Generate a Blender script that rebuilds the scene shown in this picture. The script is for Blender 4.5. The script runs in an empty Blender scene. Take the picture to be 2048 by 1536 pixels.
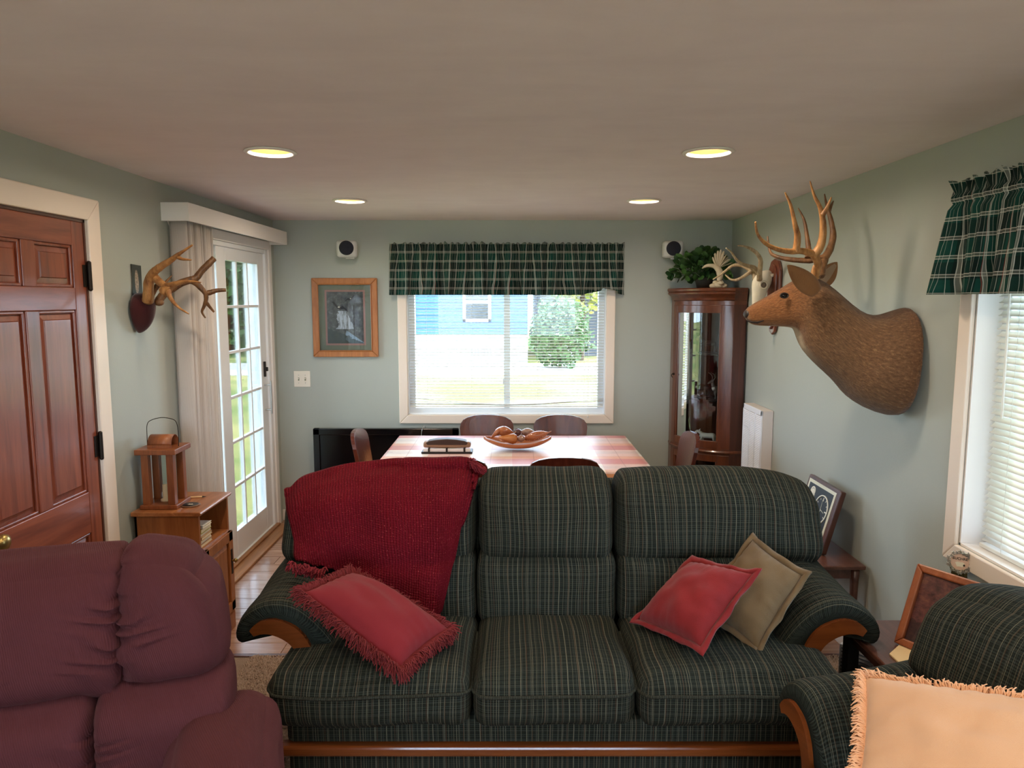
import bpy, math, random
from mathutils import Vector, Matrix, noise as mnoise
sc = bpy.context.scene
C = sc.collection
R = math.radians
V = Vector
# ------------------------------------------------------------------ camera
CAM_Z, PITCH, FPX = 1.70, R(6.6), 1450.0
cam_d = bpy.data.cameras.new('camera')
cam_d.sensor_fit = 'HORIZONTAL'; cam_d.sensor_width = 36.0
cam_d.lens = FPX / 2048 * 36.0
cam_d.clip_start = 0.02; cam_d.clip_end = 500
cam = bpy.data.objects.new('camera', cam_d); C.objects.link(cam)
cam.location = (0, 0, CAM_Z); cam.rotation_euler = (R(90) - PITCH, 0, 0)
sc.camera = cam
# ------------------------------------------------------------------ view
sc.view_settings.view_transform = 'Standard'
sc.view_settings.look = 'None'
sc.view_settings.gamma = 1.0
sc.view_settings.use_curve_mapping = False
sc.view_settings.exposure = 0.62
try:
    sc.cycles.use_denoising = True
    sc.cycles.max_bounces = 7
    sc.cycles.transparent_max_bounces = 12
    sc.cycles.sample_clamp_indirect = 6.0
    sc.cycles.caustics_reflective = False
    sc.cycles.caustics_refractive = False
except Exception:
    pass
# ------------------------------------------------------------------ room measures
BY, LX, RX, CZ, RY = 5.49, -1.78, 1.64, 2.29, -2.6   # back wall, left, right, ceiling, rear wall
# ------------------------------------------------------------------ sky, sun, added fill, portals
w = bpy.data.worlds.new('sky'); sc.world = w; w.use_nodes = True
bg = w.node_tree.nodes['Background']
bg.inputs[0].default_value = (0.66, 0.83, 1.0, 1); bg.inputs[1].default_value = 8.0
def lamp(name, kind, loc, rot, energy, color, **kw):
    d = bpy.data.lights.new(name, kind); d.energy = energy; d.color = color
    for k, v in kw.items(): setattr(d, k, v)
    o = bpy.data.objects.new(name, d); C.objects.link(o); o.location = loc; o.rotation_euler = rot
    return o
lamp('sun', 'SUN', (4, 8, 20), V((-.30, -.44, -.85)).to_track_quat('-Z', 'Y').to_euler(), 6.0, (1.0, 0.95, 0.86), angle=R(0.6))
# added soft fill lamp behind the camera, set at an invented rear window
lamp('rear_fill_light', 'AREA', (-0.1, RY + 0.06, 1.35), (R(90), 0, 0), 9, (1.0, 0.96, 0.93),
     shape='RECTANGLE', size=2.7, size_y=1.5)
def portal(name, loc, rot, sx, sy):
    o = lamp(name, 'AREA', loc, rot, 1, (1, 1, 1), shape='RECTANGLE', size=sx, size_y=sy)
    o.data.cycles.is_portal = True
portal('portal_back', (-0.04, BY + 0.13, 1.4), (R(-90), 0, 0), 1.5, 1.25)
portal('portal_left', (LX - 0.14, 4.55, 1.03), (0, R(-90), 0), 2.0, 1.75)
portal('portal_right', (RX + 0.18, 1.95, 1.4), (0, R(90), 0), 1.2, 1.25)
# ------------------------------------------------------------------ pixel helper: a pixel of the photo, put at a known plane
def ray(px, py):
    u = (px - 1024) / FPX; v = (768 - py) / FPX
    c, s = math.cos(PITCH), math.sin(PITCH)
    return V((u, c + v * s, -s + v * c))
def aY(px, py, y):
    d = ray(px, py); t = y / d.y; return V((d.x * t, y, CAM_Z + d.z * t))
def aX(px, py, x):
    d = ray(px, py); t = x / d.x; return V((x, d.y * t, CAM_Z + d.z * t))
def aZ(px, py, z):
    d = ray(px, py); t = (z - CAM_Z) / d.z; return V((d.x * t, d.y * t, z))
# ------------------------------------------------------------------ objects
ROOT = {}
def link(o, parent=None):
    C.objects.link(o)
    if parent is not None:
        o.parent = parent; ROOT[o.name] = ROOT.get(parent.name, Matrix())
    return o
def tag(o, label, cat, group=None):
    o['label'] = label; o['category'] = cat
    if group: o['group'] = group
    return o
def struct(o):
    o['kind'] = 'structure'; return o
def stuff(o):
    o['kind'] = 'stuff'; return o
def thing(name, label=None, cat=None, loc=(0, 0, 0), rotz=0, group=None):
    o = bpy.data.objects.new(name, None); C.objects.link(o)
    o.location = loc; o.rotation_euler = (0, 0, rotz); o.empty_display_size = .1
    ROOT[o.name] = Matrix.Translation(V(loc)) @ Matrix.Rotation(rotz, 4, 'Z')
    if label: tag(o, label, cat, group)
    return o
def copy_tree(o, parent=None):
    c = o.copy(); C.objects.link(c)
    if parent is not None: c.parent = parent
    for ch in o.children: copy_tree(ch, c)
    return c
def place(src, loc, rotz, label):
    c = copy_tree(src); c.location = loc; c.rotation_euler = (0, 0, rotz); c['label'] = label
    return c
# ------------------------------------------------------------------ mesh builder
def rb_point(h, rv, bulge, fn, p):
    q = V([p[i] * h[i] for i in range(3)])
    cl = V([max(-h[i] + rv[i], min(h[i] - rv[i], q[i])) for i in range(3)])
    d = q - cl
    if d.length > 1e-9:
        mx = max(abs(d[i]) / rv[i] for i in range(3))
        d2 = V([d[i] / rv[i] for i in range(3)]).normalized() * mx
        q = cl + V([d2[i] * rv[i] for i in range(3)])
    for i in range(3):
        if bulge[i]:
            o = [k2 for k2 in range(3) if k2 != i]
            q[i] += bulge[i] * p[i] * (1 - abs(p[o[0]]) ** 2.5) * (1 - abs(p[o[1]]) ** 2.5)
    return V(fn(q, p)) if fn else q
class MB:
    def __init__(s): s.v = []; s.f = []; s.uv = []; s.sm = []
    def add(s, vs, fs, uvs=None, smooth=False):
        b = len(s.v); s.v += [V(p) for p in vs]
        for i, f in enumerate(fs):
            s.f.append([b + k for k in f]); s.uv.append(uvs[i] if uvs else None); s.sm.append(smooth)
        return s
    def box(s, a, b, m=None):
        x0, y0, z0 = a; x1, y1, z1 = b
        vs = [V((x, y, z)) for z in (z0, z1) for y in (y0, y1) for x in (x0, x1)]
        if m is not None: vs = [m @ p for p in vs]
        return s.add(vs, [(0, 2, 3, 1), (4, 5, 7, 6), (0, 1, 5, 4), (2, 6, 7, 3), (0, 4, 6, 2), (1, 3, 7, 5)])
    def hexa(s, p):   # eight points: bottom 4 ccw, top 4 ccw
        return s.add(p, [(3, 2, 1, 0), (4, 5, 6, 7), (0, 1, 5, 4), (1, 2, 6, 5), (2, 3, 7, 6), (3, 0, 4, 7)])
    def tube(s, pts, rad, n=8, caps=True, smooth=True, flat=1.0):
        pts = [V(p) for p in pts]; k = len(pts)
        if not hasattr(rad, '__len__'): rad = [rad] * k
        vs, fs, uvs = [], [], []
        up = None; L = 0
        for i in range(k):
            t = (pts[min(i + 1, k - 1)] - pts[max(i - 1, 0)])
            t = t.normalized() if t.length > 1e-9 else V((0, 0, 1))
            if up is None:
                up = V((0, 0, 1)) if abs(t.z) < .9 else V((0, 1, 0))
            a = t.cross(up)
            a = a.normalized() if a.length > 1e-6 else V((1, 0, 0))
            bb = a.cross(t).normalized(); up = bb
            for j in range(n):
                an = 2 * math.pi * j / n
                vs.append(pts[i] + (a * math.cos(an) + bb * math.sin(an) * flat) * rad[i])
        for i in range(k - 1):
            l2 = L + (pts[i + 1] - pts[i]).length
            for j in range(n):
                fs.append((i * n + j, i * n + (j + 1) % n, (i + 1) * n + (j + 1) % n, (i + 1) * n + j))
                uvs.append([(j / n, L), ((j + 1) / n, L), ((j + 1) / n, l2), (j / n, l2)])
            L = l2
        s.add(vs, fs, uvs, smooth)
        if caps:
            s.add(vs[:n], [tuple(range(n))[::-1]], None, smooth); s.add(vs[-n:], [tuple(range(n))], None, smooth)
        return s
    def loft(s, rings, caps=True, smooth=True, uvs=None, close=True):
        n = len(rings[0]); vs = [p for r in rings for p in r]; fs = []; uu = []
        for i in range(len(rings) - 1):
            for j in range(n if close else n - 1):
                j2 = (j + 1) % n
                fs.append((i * n + j, i * n + j2, (i + 1) * n + j2, (i + 1) * n + j))
                if uvs:
                    jn = j + 1
                    uu.append([uvs(i, j), uvs(i, jn), uvs(i + 1, jn), uvs(i + 1, j)])
        b = len(s.v)
        s.add(vs, fs, uu if uvs else None, smooth)
        if caps:
            for idx, fl in ((0, True), (len(rings) - 1, False)):
                f = [b + idx * n + j for j in range(n)]
                s.f.append(f[::-1] if fl else f); s.sm.append(smooth)
                s.uv.append([uvs(idx, j) for j in (range(n - 1, -1, -1) if fl else range(n))] if uvs else None)
        return s
    def lathe(s, prof, n=24, c=(0, 0, 0), smooth=True, caps=True):
        c = V(c)
        return s.loft([[c + V((r * math.cos(2 * math.pi * j / n), r * math.sin(2 * math.pi * j / n), z)) for j in range(n)] for r, z in prof], caps, smooth)
    def prism(s, out, d0, d1, fr=None):   # outline (a,b) in plane; fr(a,b,d)->Vector
        fr = fr or (lambda a, b, d: V((a, d, b)))
        n = len(out)
        vs = [fr(a, b, d0) for a, b in out] + [fr(a, b, d1) for a, b in out]
        fs = [tuple(range(n)), tuple(range(2 * n - 1, n - 1, -1))] + [(j, n + j, n + (j + 1) % n, (j + 1) % n) for j in range(n)]
        return s.add(vs, fs)
    def grid(s, P, UV=None, smooth=True):
        a, b = len(P), len(P[0]); fs = []; uu = []
        for i in range(a - 1):
            for j in range(b - 1):
                fs.append((i * b + j, i * b + j + 1, (i + 1) * b + j + 1, (i + 1) * b + j))
                if UV: uu.append([UV[i][j], UV[i][j + 1], UV[i + 1][j + 1], UV[i + 1][j]])
        return s.add([p for r in P for p in r], fs, uu if UV else None, smooth)
    def ball(s, c, r, n=10, m=7, sc_=(1, 1, 1)):
        c = V(c); rings = []
        for i in range(m + 1):
            th = math.pi * (.02 + .96 * i / m)
            rings.append([c + V((r * sc_[0] * math.sin(th) * math.cos(2 * math.pi * j / n), r * sc_[1] * math.sin(th) * math.sin(2 * math.pi * j / n), r * sc_[2] * math.cos(th))) for j in range(n)])
        return s.loft(rings[::-1])
    def rbox(s, dims, r, n=(8, 6, 6), bulge=(0, 0, 0), fn=None, uvmode=0):
        """cushion: rounded box centred on 0, half sizes dims, bulge per axis, fn deforms each point; uv in metres"""
        hx, hy, hz = dims; rv = list(r) if hasattr(r, '__len__') else [r] * 3
        rv = [min(rv[i], dims[i] * .98) for i in range(3)]
        def axis(h, k, rr):
            e = [-1 + (1 - math.cos(math.pi / 2 * i / 5)) * rr / h for i in range(5)]
            m = [-1 + rr / h + (2 - 2 * rr / h) * i / k for i in range(k + 1)]
            return e + m + [-q for q in reversed(e)]
        ax = [axis(hx, n[0], rv[0]), axis(hy, n[1], rv[1]), axis(hz, n[2], rv[2])]
        key = {}; vs = []; fs = []; uvs = []
        h = (hx, hy, hz)
        def vid(p):
            k = tuple(round(q, 5) for q in p)
            if k not in key:
                key[k] = len(vs); vs.append(rb_point(h, rv, bulge, fn, p))
            return key[k]
        def U(p, a):
            q = [p[i] * h[i] for i in range(3)]
            if uvmode == 0:   # stripes run over front, top and back, constant in x
                if a == 0: return (hx * (1 if p[0] > 0 else -1) + q[1], q[2])
                if a == 1: return (q[0], q[2] if p[1] < 0 else 2 * hz + 2 * hy - q[2])
                return (q[0], (hz + hy + q[1]) if p[2] > 0 else (-hz - hy - q[1]))
            if uvmode == 1:   # stripes constant in y
                if a == 1: return (hy + q[0], q[2])
                if a == 0: return (q[1], q[2])
                return (q[1], hz + q[0])
        for a in range(3):
            b, c = [(1, 2), (2, 0), (0, 1)][a]
            for sg in (-1, 1):
                A, B = ax[b], ax[c]
                for i in range(len(A) - 1):
                    for j in range(len(B) - 1):
                        q = []
                        for (ii, jj) in ((i, j), (i + 1, j), (i + 1, j + 1), (i, j + 1)):
                            p = [0, 0, 0]; p[a] = sg; p[b] = A[ii]; p[c] = B[jj]; q.append(p)
                        if sg < 0: q.reverse()
                        fs.append([vid(p) for p in q]); uvs.append([U(p, a) for p in q])
        return s.add(vs, fs, uvs, True)
    def build(s, name, mat, parent=None, world=False, bev=0, label=None, solid=0, sub=0, loc=None):
        me = bpy.data.meshes.new(name)
        M = Matrix()
        if world and parent is not None: M = ROOT.get(parent.name, Matrix()).inverted()
        off = V(loc) if loc is not None else V((0, 0, 0))
        me.from_pydata([tuple(M @ p - off) for p in s.v], [], s.f)
        if any(u is not None for u in s.uv):
            ul = me.uv_layers.new(name='UVMap'); k = 0
            for f, u in zip(s.f, s.uv):
                for q in range(len(f)):
                    if u: ul.data[k].uv = u[q]
                    k += 1
        me.polygons.foreach_set('use_smooth', s.sm)
        me.update()
        me.materials.append(mat)
        o = bpy.data.objects.new(name, me); link(o, parent)
        if loc is not None and parent is None: o.location = loc; ROOT[o.name] = Matrix.Translation(V(loc))
        if bev:
            m = o.modifiers.new('bevel', 'BEVEL'); m.width = bev; m.segments = 2; m.limit_method = 'ANGLE'; m.angle_limit = R(40)
        if solid:
            m = o.modifiers.new('solid', 'SOLIDIFY'); m.thickness = solid; m.offset = 0
        if sub:
            m = o.modifiers.new('sub', 'SUBSURF'); m.levels = sub; m.render_levels = sub
        if label: o['label'] = label
        return o
def B(a, b): return MB().box(a, b)
def spline(pts, k=5):
    """Catmull-Rom through points, k steps per span"""
    P = [V(p) for p in pts]; out = []
    for i in range(len(P) - 1):
        p0, p1, p2, p3 = P[max(i - 1, 0)], P[i], P[i + 1], P[min(i + 2, len(P) - 1)]
        for q in range(k):
            t = q / k
            out.append(.5 * (2 * p1 + (p2 - p0) * t + (2 * p0 - 5 * p1 + 4 * p2 - p3) * t * t + (3 * p1 - p0 - 3 * p2 + p3) * t ** 3))
    out.append(P[-1]); return out
def lerp(a, b, t): return a + (b - a) * t
def interp(xs, ys, x):
    if x <= xs[0]: return ys[0]
    for i in range(len(xs) - 1):
        if x <= xs[i + 1]: return lerp(ys[i], ys[i + 1], (x - xs[i]) / (xs[i + 1] - xs[i]))
    return ys[-1]
def nz(x, y=0, z=0): return mnoise.noise(V((x, y, z)))
rnd = random.Random(7)
# ------------------------------------------------------------------ materials
def S(r, g, b):
    f = lambda c: (c / 255 / 12.92) if c / 255 <= .04045 else ((c / 255 + .055) / 1.055) ** 2.4
    return (f(r), f(g), f(b), 1)
class NT:
    def __init__(s, name):
        s.m = bpy.data.materials.new(name); s.m.use_nodes = True; s.t = s.m.node_tree
        s.b = s.t.nodes['Principled BSDF']; s.o = s.t.nodes['Material Output']
    def n(s, typ, **kw):
        q = s.t.nodes.new('ShaderNode' + typ)
        for k, v in kw.items(): setattr(q, k, v)
        return q
    def set(s, sock, v):
        if isinstance(v, bpy.types.NodeSocket): s.t.links.new(v, sock)
        elif v is not None: sock.default_value = v
    def math(s, op, a, b=None, c=None):
        q = s.n('Math', operation=op)
        for i, v in enumerate((a, b, c)):
            if v is not None: s.set(q.inputs[i], v)
        return q.outputs[0]
    def mix(s, fac, a, b, blend='MIX'):
        q = s.n('Mix', data_type='RGBA', blend_type=blend)
        s.set(q.inputs[0], fac); s.set(q.inputs[6], a); s.set(q.inputs[7], b); return q.outputs[2]
    def uv(s): return s.n('TexCoord').outputs['UV']
    def obj(s): return s.n('TexCoord').outputs['Object']
    def pos(s): return s.n('NewGeometry').outputs['Position']
    def rand(s): return s.n('ObjectInfo').outputs['Random']
    def sep(s, v):
        q = s.n('SeparateXYZ'); s.set(q.inputs[0], v); return q.outputs[0], q.outputs[1], q.outputs[2]
    def comb(s, x, y, z):
        q = s.n('CombineXYZ')
        for i, v in enumerate((x, y, z)): s.set(q.inputs[i], v)
        return q.outputs[0]
    def map(s, v, scale=(1, 1, 1), loc=(0, 0, 0), rot=(0, 0, 0)):
        q = s.n('Mapping'); s.set(q.inputs[0], v); q.inputs[1].default_value = loc; q.inputs[2].default_value = rot; q.inputs[3].default_value = scale
        return q.outputs[0]
    def noise(s, v, scale=5, detail=3, rough=.5, dist=0):
        q = s.n('TexNoise'); s.set(q.inputs['Vector'], v); q.inputs['Scale'].default_value = scale
        q.inputs['Detail'].default_value = detail; q.inputs['Roughness'].default_value = rough; q.inputs['Distortion'].default_value = dist
        return q.outputs[0]
    def voro(s, v, scale=5):
        q = s.n('TexVoronoi'); s.set(q.inputs['Vector'], v); q.inputs['Scale'].default_value = scale; return q.outputs['Distance']
    def ramp(s, f, stops, interp='LINEAR'):
        q = s.n('ValToRGB'); s.set(q.inputs[0], f); e = q.color_ramp.elements; q.color_ramp.interpolation = interp
        while len(e) < len(stops): e.new(.5)
        for i, (p, c) in enumerate(stops):
            e[i].position = p; e[i].color = c if len(c) == 4 else (*c, 1)
        return q.outputs[0]
    def line(s, c, period, width, off=0.0):
        """1 on thin lines repeated every period"""
        f = s.math('FRACT', s.math('ADD', s.math('DIVIDE', c, period), off + 50.0))
        d = s.math('ABSOLUTE', s.math('SUBTRACT', f, .5))
        return s.math('LESS_THAN', d, width / period / 2)
    def bump(s, h, strength=.3, dist=.01):
        q = s.n('Bump'); s.set(q.inputs['Height'], h); q.inputs['Strength'].default_value = strength; q.inputs['Distance'].default_value = dist
        return q.outputs[0]
    def done(s, col=None, rough=None, metal=None, normal=None, spec=None, **kw):
        i = s.b.inputs
        s.set(i['Base Color'], col); s.set(i['Roughness'], rough); s.set(i['Metallic'], metal); s.set(i['Normal'], normal); s.set(i['Specular IOR Level'], spec)
        for k, v in kw.items(): s.set(i[k.replace('_', ' ')], v)
        return s.m
def translucent(m, col, fac):
    nt = m.node_tree; o = nt.nodes['Material Output']; b = nt.nodes['Principled BSDF']
    tr = nt.nodes.new('ShaderNodeBsdfTranslucent'); tr.inputs[0].default_value = col; mx = nt.nodes.new('ShaderNodeMixShader'); mx.inputs[0].default_value = fac
    nt.links.new(b.outputs[0], mx.inputs[1]); nt.links.new(tr.outputs[0], mx.inputs[2]); nt.links.new(mx.outputs[0], o.inputs[0]); return m
def plain(name, col, rough=.5, metal=0, spec=.5, var=0, vs=8, bump=0, bs=60, **kw):
    t = NT(name); c = col; nrm = None
    if var:
        f = t.noise(t.obj(), vs, 3)
        c = t.mix(f, tuple(q * (1 - var) for q in col[:3]) + (1,), tuple(min(1, q * (1 + var)) for q in col[:3]) + (1,))
    if bump: nrm = t.bump(t.noise(t.obj(), bs, 3), bump, .004)
    return t.done(c, rough, metal, nrm, spec, **kw)
def wood(name, dark, light, axis=2, scale=9, rough=.35, gloss_coat=0, stretch=14, rnd_=True, use_pos=False):
    t = NT(name); v = t.pos() if use_pos else t.obj()
    if rnd_:
        q = t.n('VectorMath', operation='ADD'); t.set(q.inputs[0], v)
        r = t.math('MULTIPLY', t.rand(), 17.0); t.set(q.inputs[1], t.comb(r, r, r)); v = q.outputs[0]
    sc_ = [scale] * 3; sc_[axis] = scale / stretch
    vm = t.map(v, tuple(sc_))
    n1 = t.noise(vm, 1.6, 4, .6, 1.4); n2 = t.noise(t.map(v, tuple(q * 7 for q in sc_)), 1.6, 3, .6)
    f = t.math('ADD', t.math('MULTIPLY', n1, .75), t.math('MULTIPLY', n2, .25))
    c = t.ramp(f, [(.3, dark), (.52, tuple((a + b) / 2 for a, b in zip(dark, light))), (.72, light)])
    return t.done(c, rough, 0, t.bump(f, .08, .003), .5, Coat_Weight=gloss_coat, Coat_Roughness=.12)
M = {}
# walls: sage paint with faint roller mottle
def paint(name, col, bs=140, b=.1, mott=.035):
    t = NT(name); p = t.pos()
    f = t.noise(p, 1.6, 4, .6)
    c = t.mix(f, tuple(q * (1 - mott) for q in col[:3]) + (1,), tuple(q * (1 + mott) for q in col[:3]) + (1,))
    return t.done(c, .42, 0, t.bump(t.noise(p, bs, 3), b, .003), .4)
M['wall'] = paint('sage_wall_paint', S(174, 179, 170))
t = NT('ceiling_paint'); p = t.pos()
f = t.math('ADD', t.math('MULTIPLY', t.noise(t.map(p, (1, 3, 1)), 1.3, 5, .65, .6), .7), t.math('MULTIPLY', t.noise(p, 6, 3), .3))
M['ceiling'] = t.done(t.ramp(f, [(.3, S(232, 219, 220)), (.7, S(243, 231, 231))]), .75, 0, t.bump(t.noise(p, 40, 4), .12, .004), .3)
M['white'] = plain('white_satin_trim', S(238, 232, 226), .38)
M['cream_trim'] = plain('cream_painted_trim', S(240, 224, 208), .35, var=.03, vs=3)
M['vinyl'] = plain('white_vinyl', S(238, 240, 242), .3)
M['blind'] = plain('blind_slat_white', S(242, 242, 238), .35, Transmission_Weight=0.0)
M['vane'] = None
t = NT('vertical_vane_fabric'); u, v_, _ = t.sep(t.uv())
ln = t.line(u, .0055, .0022)
M['vane'] = t.done(t.mix(ln, S(233, 223, 214), S(214, 200, 190)), .6, 0, t.bump(ln, .3, .001), .3)
translucent(M['vane'], S(240, 236, 232), .3); translucent(M['blind'], S(250, 244, 232), .35)
# window glass: clear to light, with mirror-like fresnel sheen
def glass(name, tint=(1, 1, 1, 1), k=1.0, rough=0.0):
    t = NT(name); n = t.t.nodes
    tr = t.n('BsdfTransparent'); tr.inputs[0].default_value = tint
    gl = t.n('BsdfGlossy'); gl.inputs['Roughness'].default_value = rough
    fr = t.n('Fresnel'); fr.inputs[0].default_value = 1.45
    f = t.math('MULTIPLY', fr.outputs[0], k)
    mx = t.n('MixShader'); t.set(mx.inputs[0], f); t.t.links.new(tr.outputs[0], mx.inputs[1]); t.t.links.new(gl.outputs[0], mx.inputs[2])
    t.t.links.new(mx.outputs[0], t.o.inputs[0]); n.remove(t.b)
    return t.m
M['glass'] = glass('window_glass', (.96, .98, 1, 1), .8)
M['cab_glass'] = glass('cabinet_glass', (.9, .93, .92, 1), 1.6)
M['shelf_glass'] = glass('shelf_glass', (.78, .86, .84, 1), 1.5)
# woods
M['door_wood'] = wood('stained_door_wood', S(96, 40, 22), S(158, 82, 52), 2, 7, .38, .25, 12)
M['door_rail'] = wood('stained_door_rail_wood', S(100, 42, 23), S(160, 84, 54), 1, 7, .38, .25, 12)
M['oak'] = wood('honey_oak', S(126, 70, 32), S(178, 112, 62), 2, 10, .4, .15, 10)
M['oak_top'] = wood('honey_oak_top', S(132, 74, 36), S(190, 124, 76), 1, 10, .33, .3, 10)
M['sofa_wood'] = wood('sofa_trim_wood', S(86, 40, 15), S(126, 66, 28), 0, 7, .25, .5, 12)
M['cab_wood'] = wood('cabinet_cherry', S(72, 34, 18), S(118, 62, 32), 2, 9, .3, .4, 10)
M['cab_dark'] = wood('cabinet_back_dark', S(60, 30, 18), S(92, 48, 30), 2, 9, .4, .1, 10)
M['mahogany'] = wood('mahogany_chair', S(66, 28, 20), S(104, 48, 34), 2, 9, .25, .4, 10)
M['dark_table'] = wood('dark_walnut', S(70, 40, 32), S(112, 70, 56), 1, 8, .35, .3, 10)
M['frame_oak'] = wood('frame_oak', S(150, 88, 40), S(196, 128, 70), 2, 12, .4, .2, 8)
M['frame_red'] = wood('frame_red_oak', S(128, 66, 36), S(172, 98, 58), 2, 12, .35, .2, 8)
M['lantern'] = wood('lantern_wood', S(104, 52, 24), S(160, 92, 48), 2, 11, .45, .1, 10)
M['threshold'] = wood('threshold_oak', S(132, 84, 48), S(186, 132, 86), 1, 10, .35, .2, 12)
M['bowl'] = wood('carved_bowl_wood', S(150, 78, 36), S(190, 112, 60), 0, 8, .3, .4, 8)
M['plaque'] = wood('plaque_wood', S(92, 44, 28), S(140, 76, 50), 2, 10, .3, .5, 9)
# plank floor: each board its own tone
t = NT('laminate_plank'); r_ = t.math('MULTIPLY', t.rand(), 23.0)
q = t.n('VectorMath', operation='ADD'); t.set(q.inputs[0], t.obj()); t.set(q.inputs[1], t.comb(r_, r_, r_))
f = t.noise(t.map(q.outputs[0], (1.2, 16, 4)), 2.2, 4, .6, .8)
c = t.ramp(f, [(.3, S(150, 108, 84)), (.7, S(196, 154, 128))])
c = t.mix(t.math('MULTIPLY', t.rand(), .35), c, S(140, 98, 76))
M['plank'] = t.done(c, .22, 0, t.bump(f, .04, .002), .5, Coat_Weight=.4, Coat_Roughness=.1)
t = NT('beige_carpet'); p = t.pos()
f = t.noise(p, 260, 2); g = t.noise(p, 24, 3)
M['carpet'] = t.done(t.mix(f, S(136, 110, 92), S(206, 182, 162)), .95, 0, t.bump(t.math('ADD', f, g), .9, .012), .1)
M['tuft'] = None
t = NT('carpet_tuft'); M['tuft'] = t.done(t.mix(t.noise(t.pos(), 180, 2), S(134, 106, 88), S(214, 190, 170)), .95, spec=.1)
# green plaid upholstery (uv in metres)
t = NT('green_plaid_upholstery'); uv = t.uv(); u, v_, _ = t.sep(uv)
wob = t.math('MULTIPLY', t.math('SUBTRACT', t.noise(uv, 3, 2), .5), .012)
u2 = t.math('ADD', u, wob)
base = t.mix(t.noise(uv, 5, 3), S(27, 31, 28), S(36, 39, 34))
dk = t.line(u, .0061, .003); base = t.mix(t.math('MULTIPLY', dk, .5), base, S(15, 18, 16))
wf = t.line(v_, .0072, .0032); base = t.mix(t.math('MULTIPLY', wf, .55), base, S(52, 60, 54))
wf3 = t.line(v_, .019, .004, .3); base = t.mix(t.math('MULTIPLY', wf3, .55), base, S(16, 18, 17))
wf2 = t.line(v_, .0315, .0018, .2); base = t.mix(t.math('MULTIPLY', wf2, .3), base, S(80, 77, 66))
c1 = t.line(u2, .0172, .0017); c2 = t.line(u2, .0387, .0018, .37); c3 = t.line(u2, .0253, .0013, .7); rust = t.line(u2, .0571, .002, .11)
brk = t.math('ADD', .4, t.math('MULTIPLY', t.noise(t.map(uv, (60, 90, 1)), 3, 2), .9))
base = t.mix(t.math('MULTIPLY', t.math('MULTIPLY', c3, brk), .6), base, S(80, 82, 74))
base = t.mix(t.math('MULTIPLY', t.math('MULTIPLY', c1, brk), .6), base, S(110, 105, 86))
base = t.mix(t.math('MULTIPLY', t.math('MULTIPLY', c2, brk), .62), base, S(130, 125, 104))
base = t.mix(t.math('MULTIPLY', rust, .5), base, S(90, 62, 44))
h = t.math('ADD', t.noise(t.map(uv, (1, 1, 1)), 420, 2), t.math('MULTIPLY', t.noise(uv, 9, 3), 1.2))
M['plaid_sofa'] = t.done(base, .9, 0, t.bump(h, .35, .006), .12)
# maroon recliner corduroy
t = NT('maroon_corduroy'); uv = t.uv(); u, v_, _ = t.sep(uv)
rib = t.math('PINGPONG', t.math('ADD', u, t.math('MULTIPLY', v_, .25)), .0026)
rib = t.math('DIVIDE', rib, .0026)
f = t.noise(t.obj(), 4, 4, .6)
c = t.mix(f, S(68, 31, 35), S(90, 45, 50)); c = t.mix(t.math('MULTIPLY', t.math('SUBTRACT', 1.0, rib), .35), c, S(58, 26, 31))
M['maroon'] = t.done(c, .85, 0, t.bump(t.math('ADD', rib, t.math('MULTIPLY', t.noise(t.obj(), 7, 3), 3.0)), .4, .003), .2, Sheen_Weight=.12, Sheen_Roughness=.4, Sheen_Tint=S(214, 150, 150))
# chenille throw
t = NT('red_chenille_throw'); uv = t.uv(); u, v_, _ = t.sep(uv)
rib = t.math('DIVIDE', t.math('PINGPONG', t.math('ADD', u, t.math('MULTIPLY', t.noise(uv, 14, 2), .012)), .0065), .0065)
knit = t.math('DIVIDE', t.math('PINGPONG', v_, .005), .005)
c = t.mix(t.noise(uv, 6, 3), S(94, 11, 24), S(124, 20, 34)); c = t.mix(t.math('MULTIPLY', t.math('SUBTRACT', 1.0, rib), .55), c, S(52, 5, 13))
sp = t.math('GREATER_THAN', t.noise(t.map(uv, (160, 190, 1)), 1.0, 1), .69)
c = t.mix(t.math('MULTIPLY', sp, .6), c, S(190, 92, 88))
M['throw'] = t.done(c, .9, 0, t.bump(t.math('ADD', rib, t.math('MULTIPLY', knit, .6)), .8, .004), .1)
M['throw_fringe'] = plain('throw_fringe_yarn', S(118, 20, 32), .9, var=.2, vs=60)
def cloth(name, col, bs=500, var=.08, sheen=.3, rough=.85, vs=9):
    t = NT(name); o = t.obj()
    c = t.mix(t.noise(o, vs, 3), tuple(q * (1 - var) for q in col[:3]) + (1,), tuple(min(1, q * (1 + var)) for q in col[:3]) + (1,))
    return t.done(c, rough, 0, t.bump(t.math('ADD', t.noise(o, bs, 2), t.math('MULTIPLY', t.noise(o, 12, 3), 2.0)), .3, .003), .2, Sheen_Weight=sheen)
M['red_linen'] = cloth('red_linen', S(122, 32, 38), 600, .06, .1)
M['red_velvet'] = cloth('red_velvet', S(124, 30, 31), 300, .3, .15, .8, 14)
M['tan_velvet'] = cloth('tan_velvet', S(104, 84, 58), 300, .2, .15, .8, 14)
M['tan_back'] = cloth('green_backing', S(96, 104, 88), 300, .1)
M['cream_linen'] = cloth('cream_linen', S(212, 166, 128), 600, .05)
M['red_fringe'] = plain('red_fringe_yarn', S(112, 28, 30), .9, var=.25, vs=50)
M['cream_fringe'] = plain('cream_fringe_yarn', S(232, 182, 144), .9, var=.12, vs=50)
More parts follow.
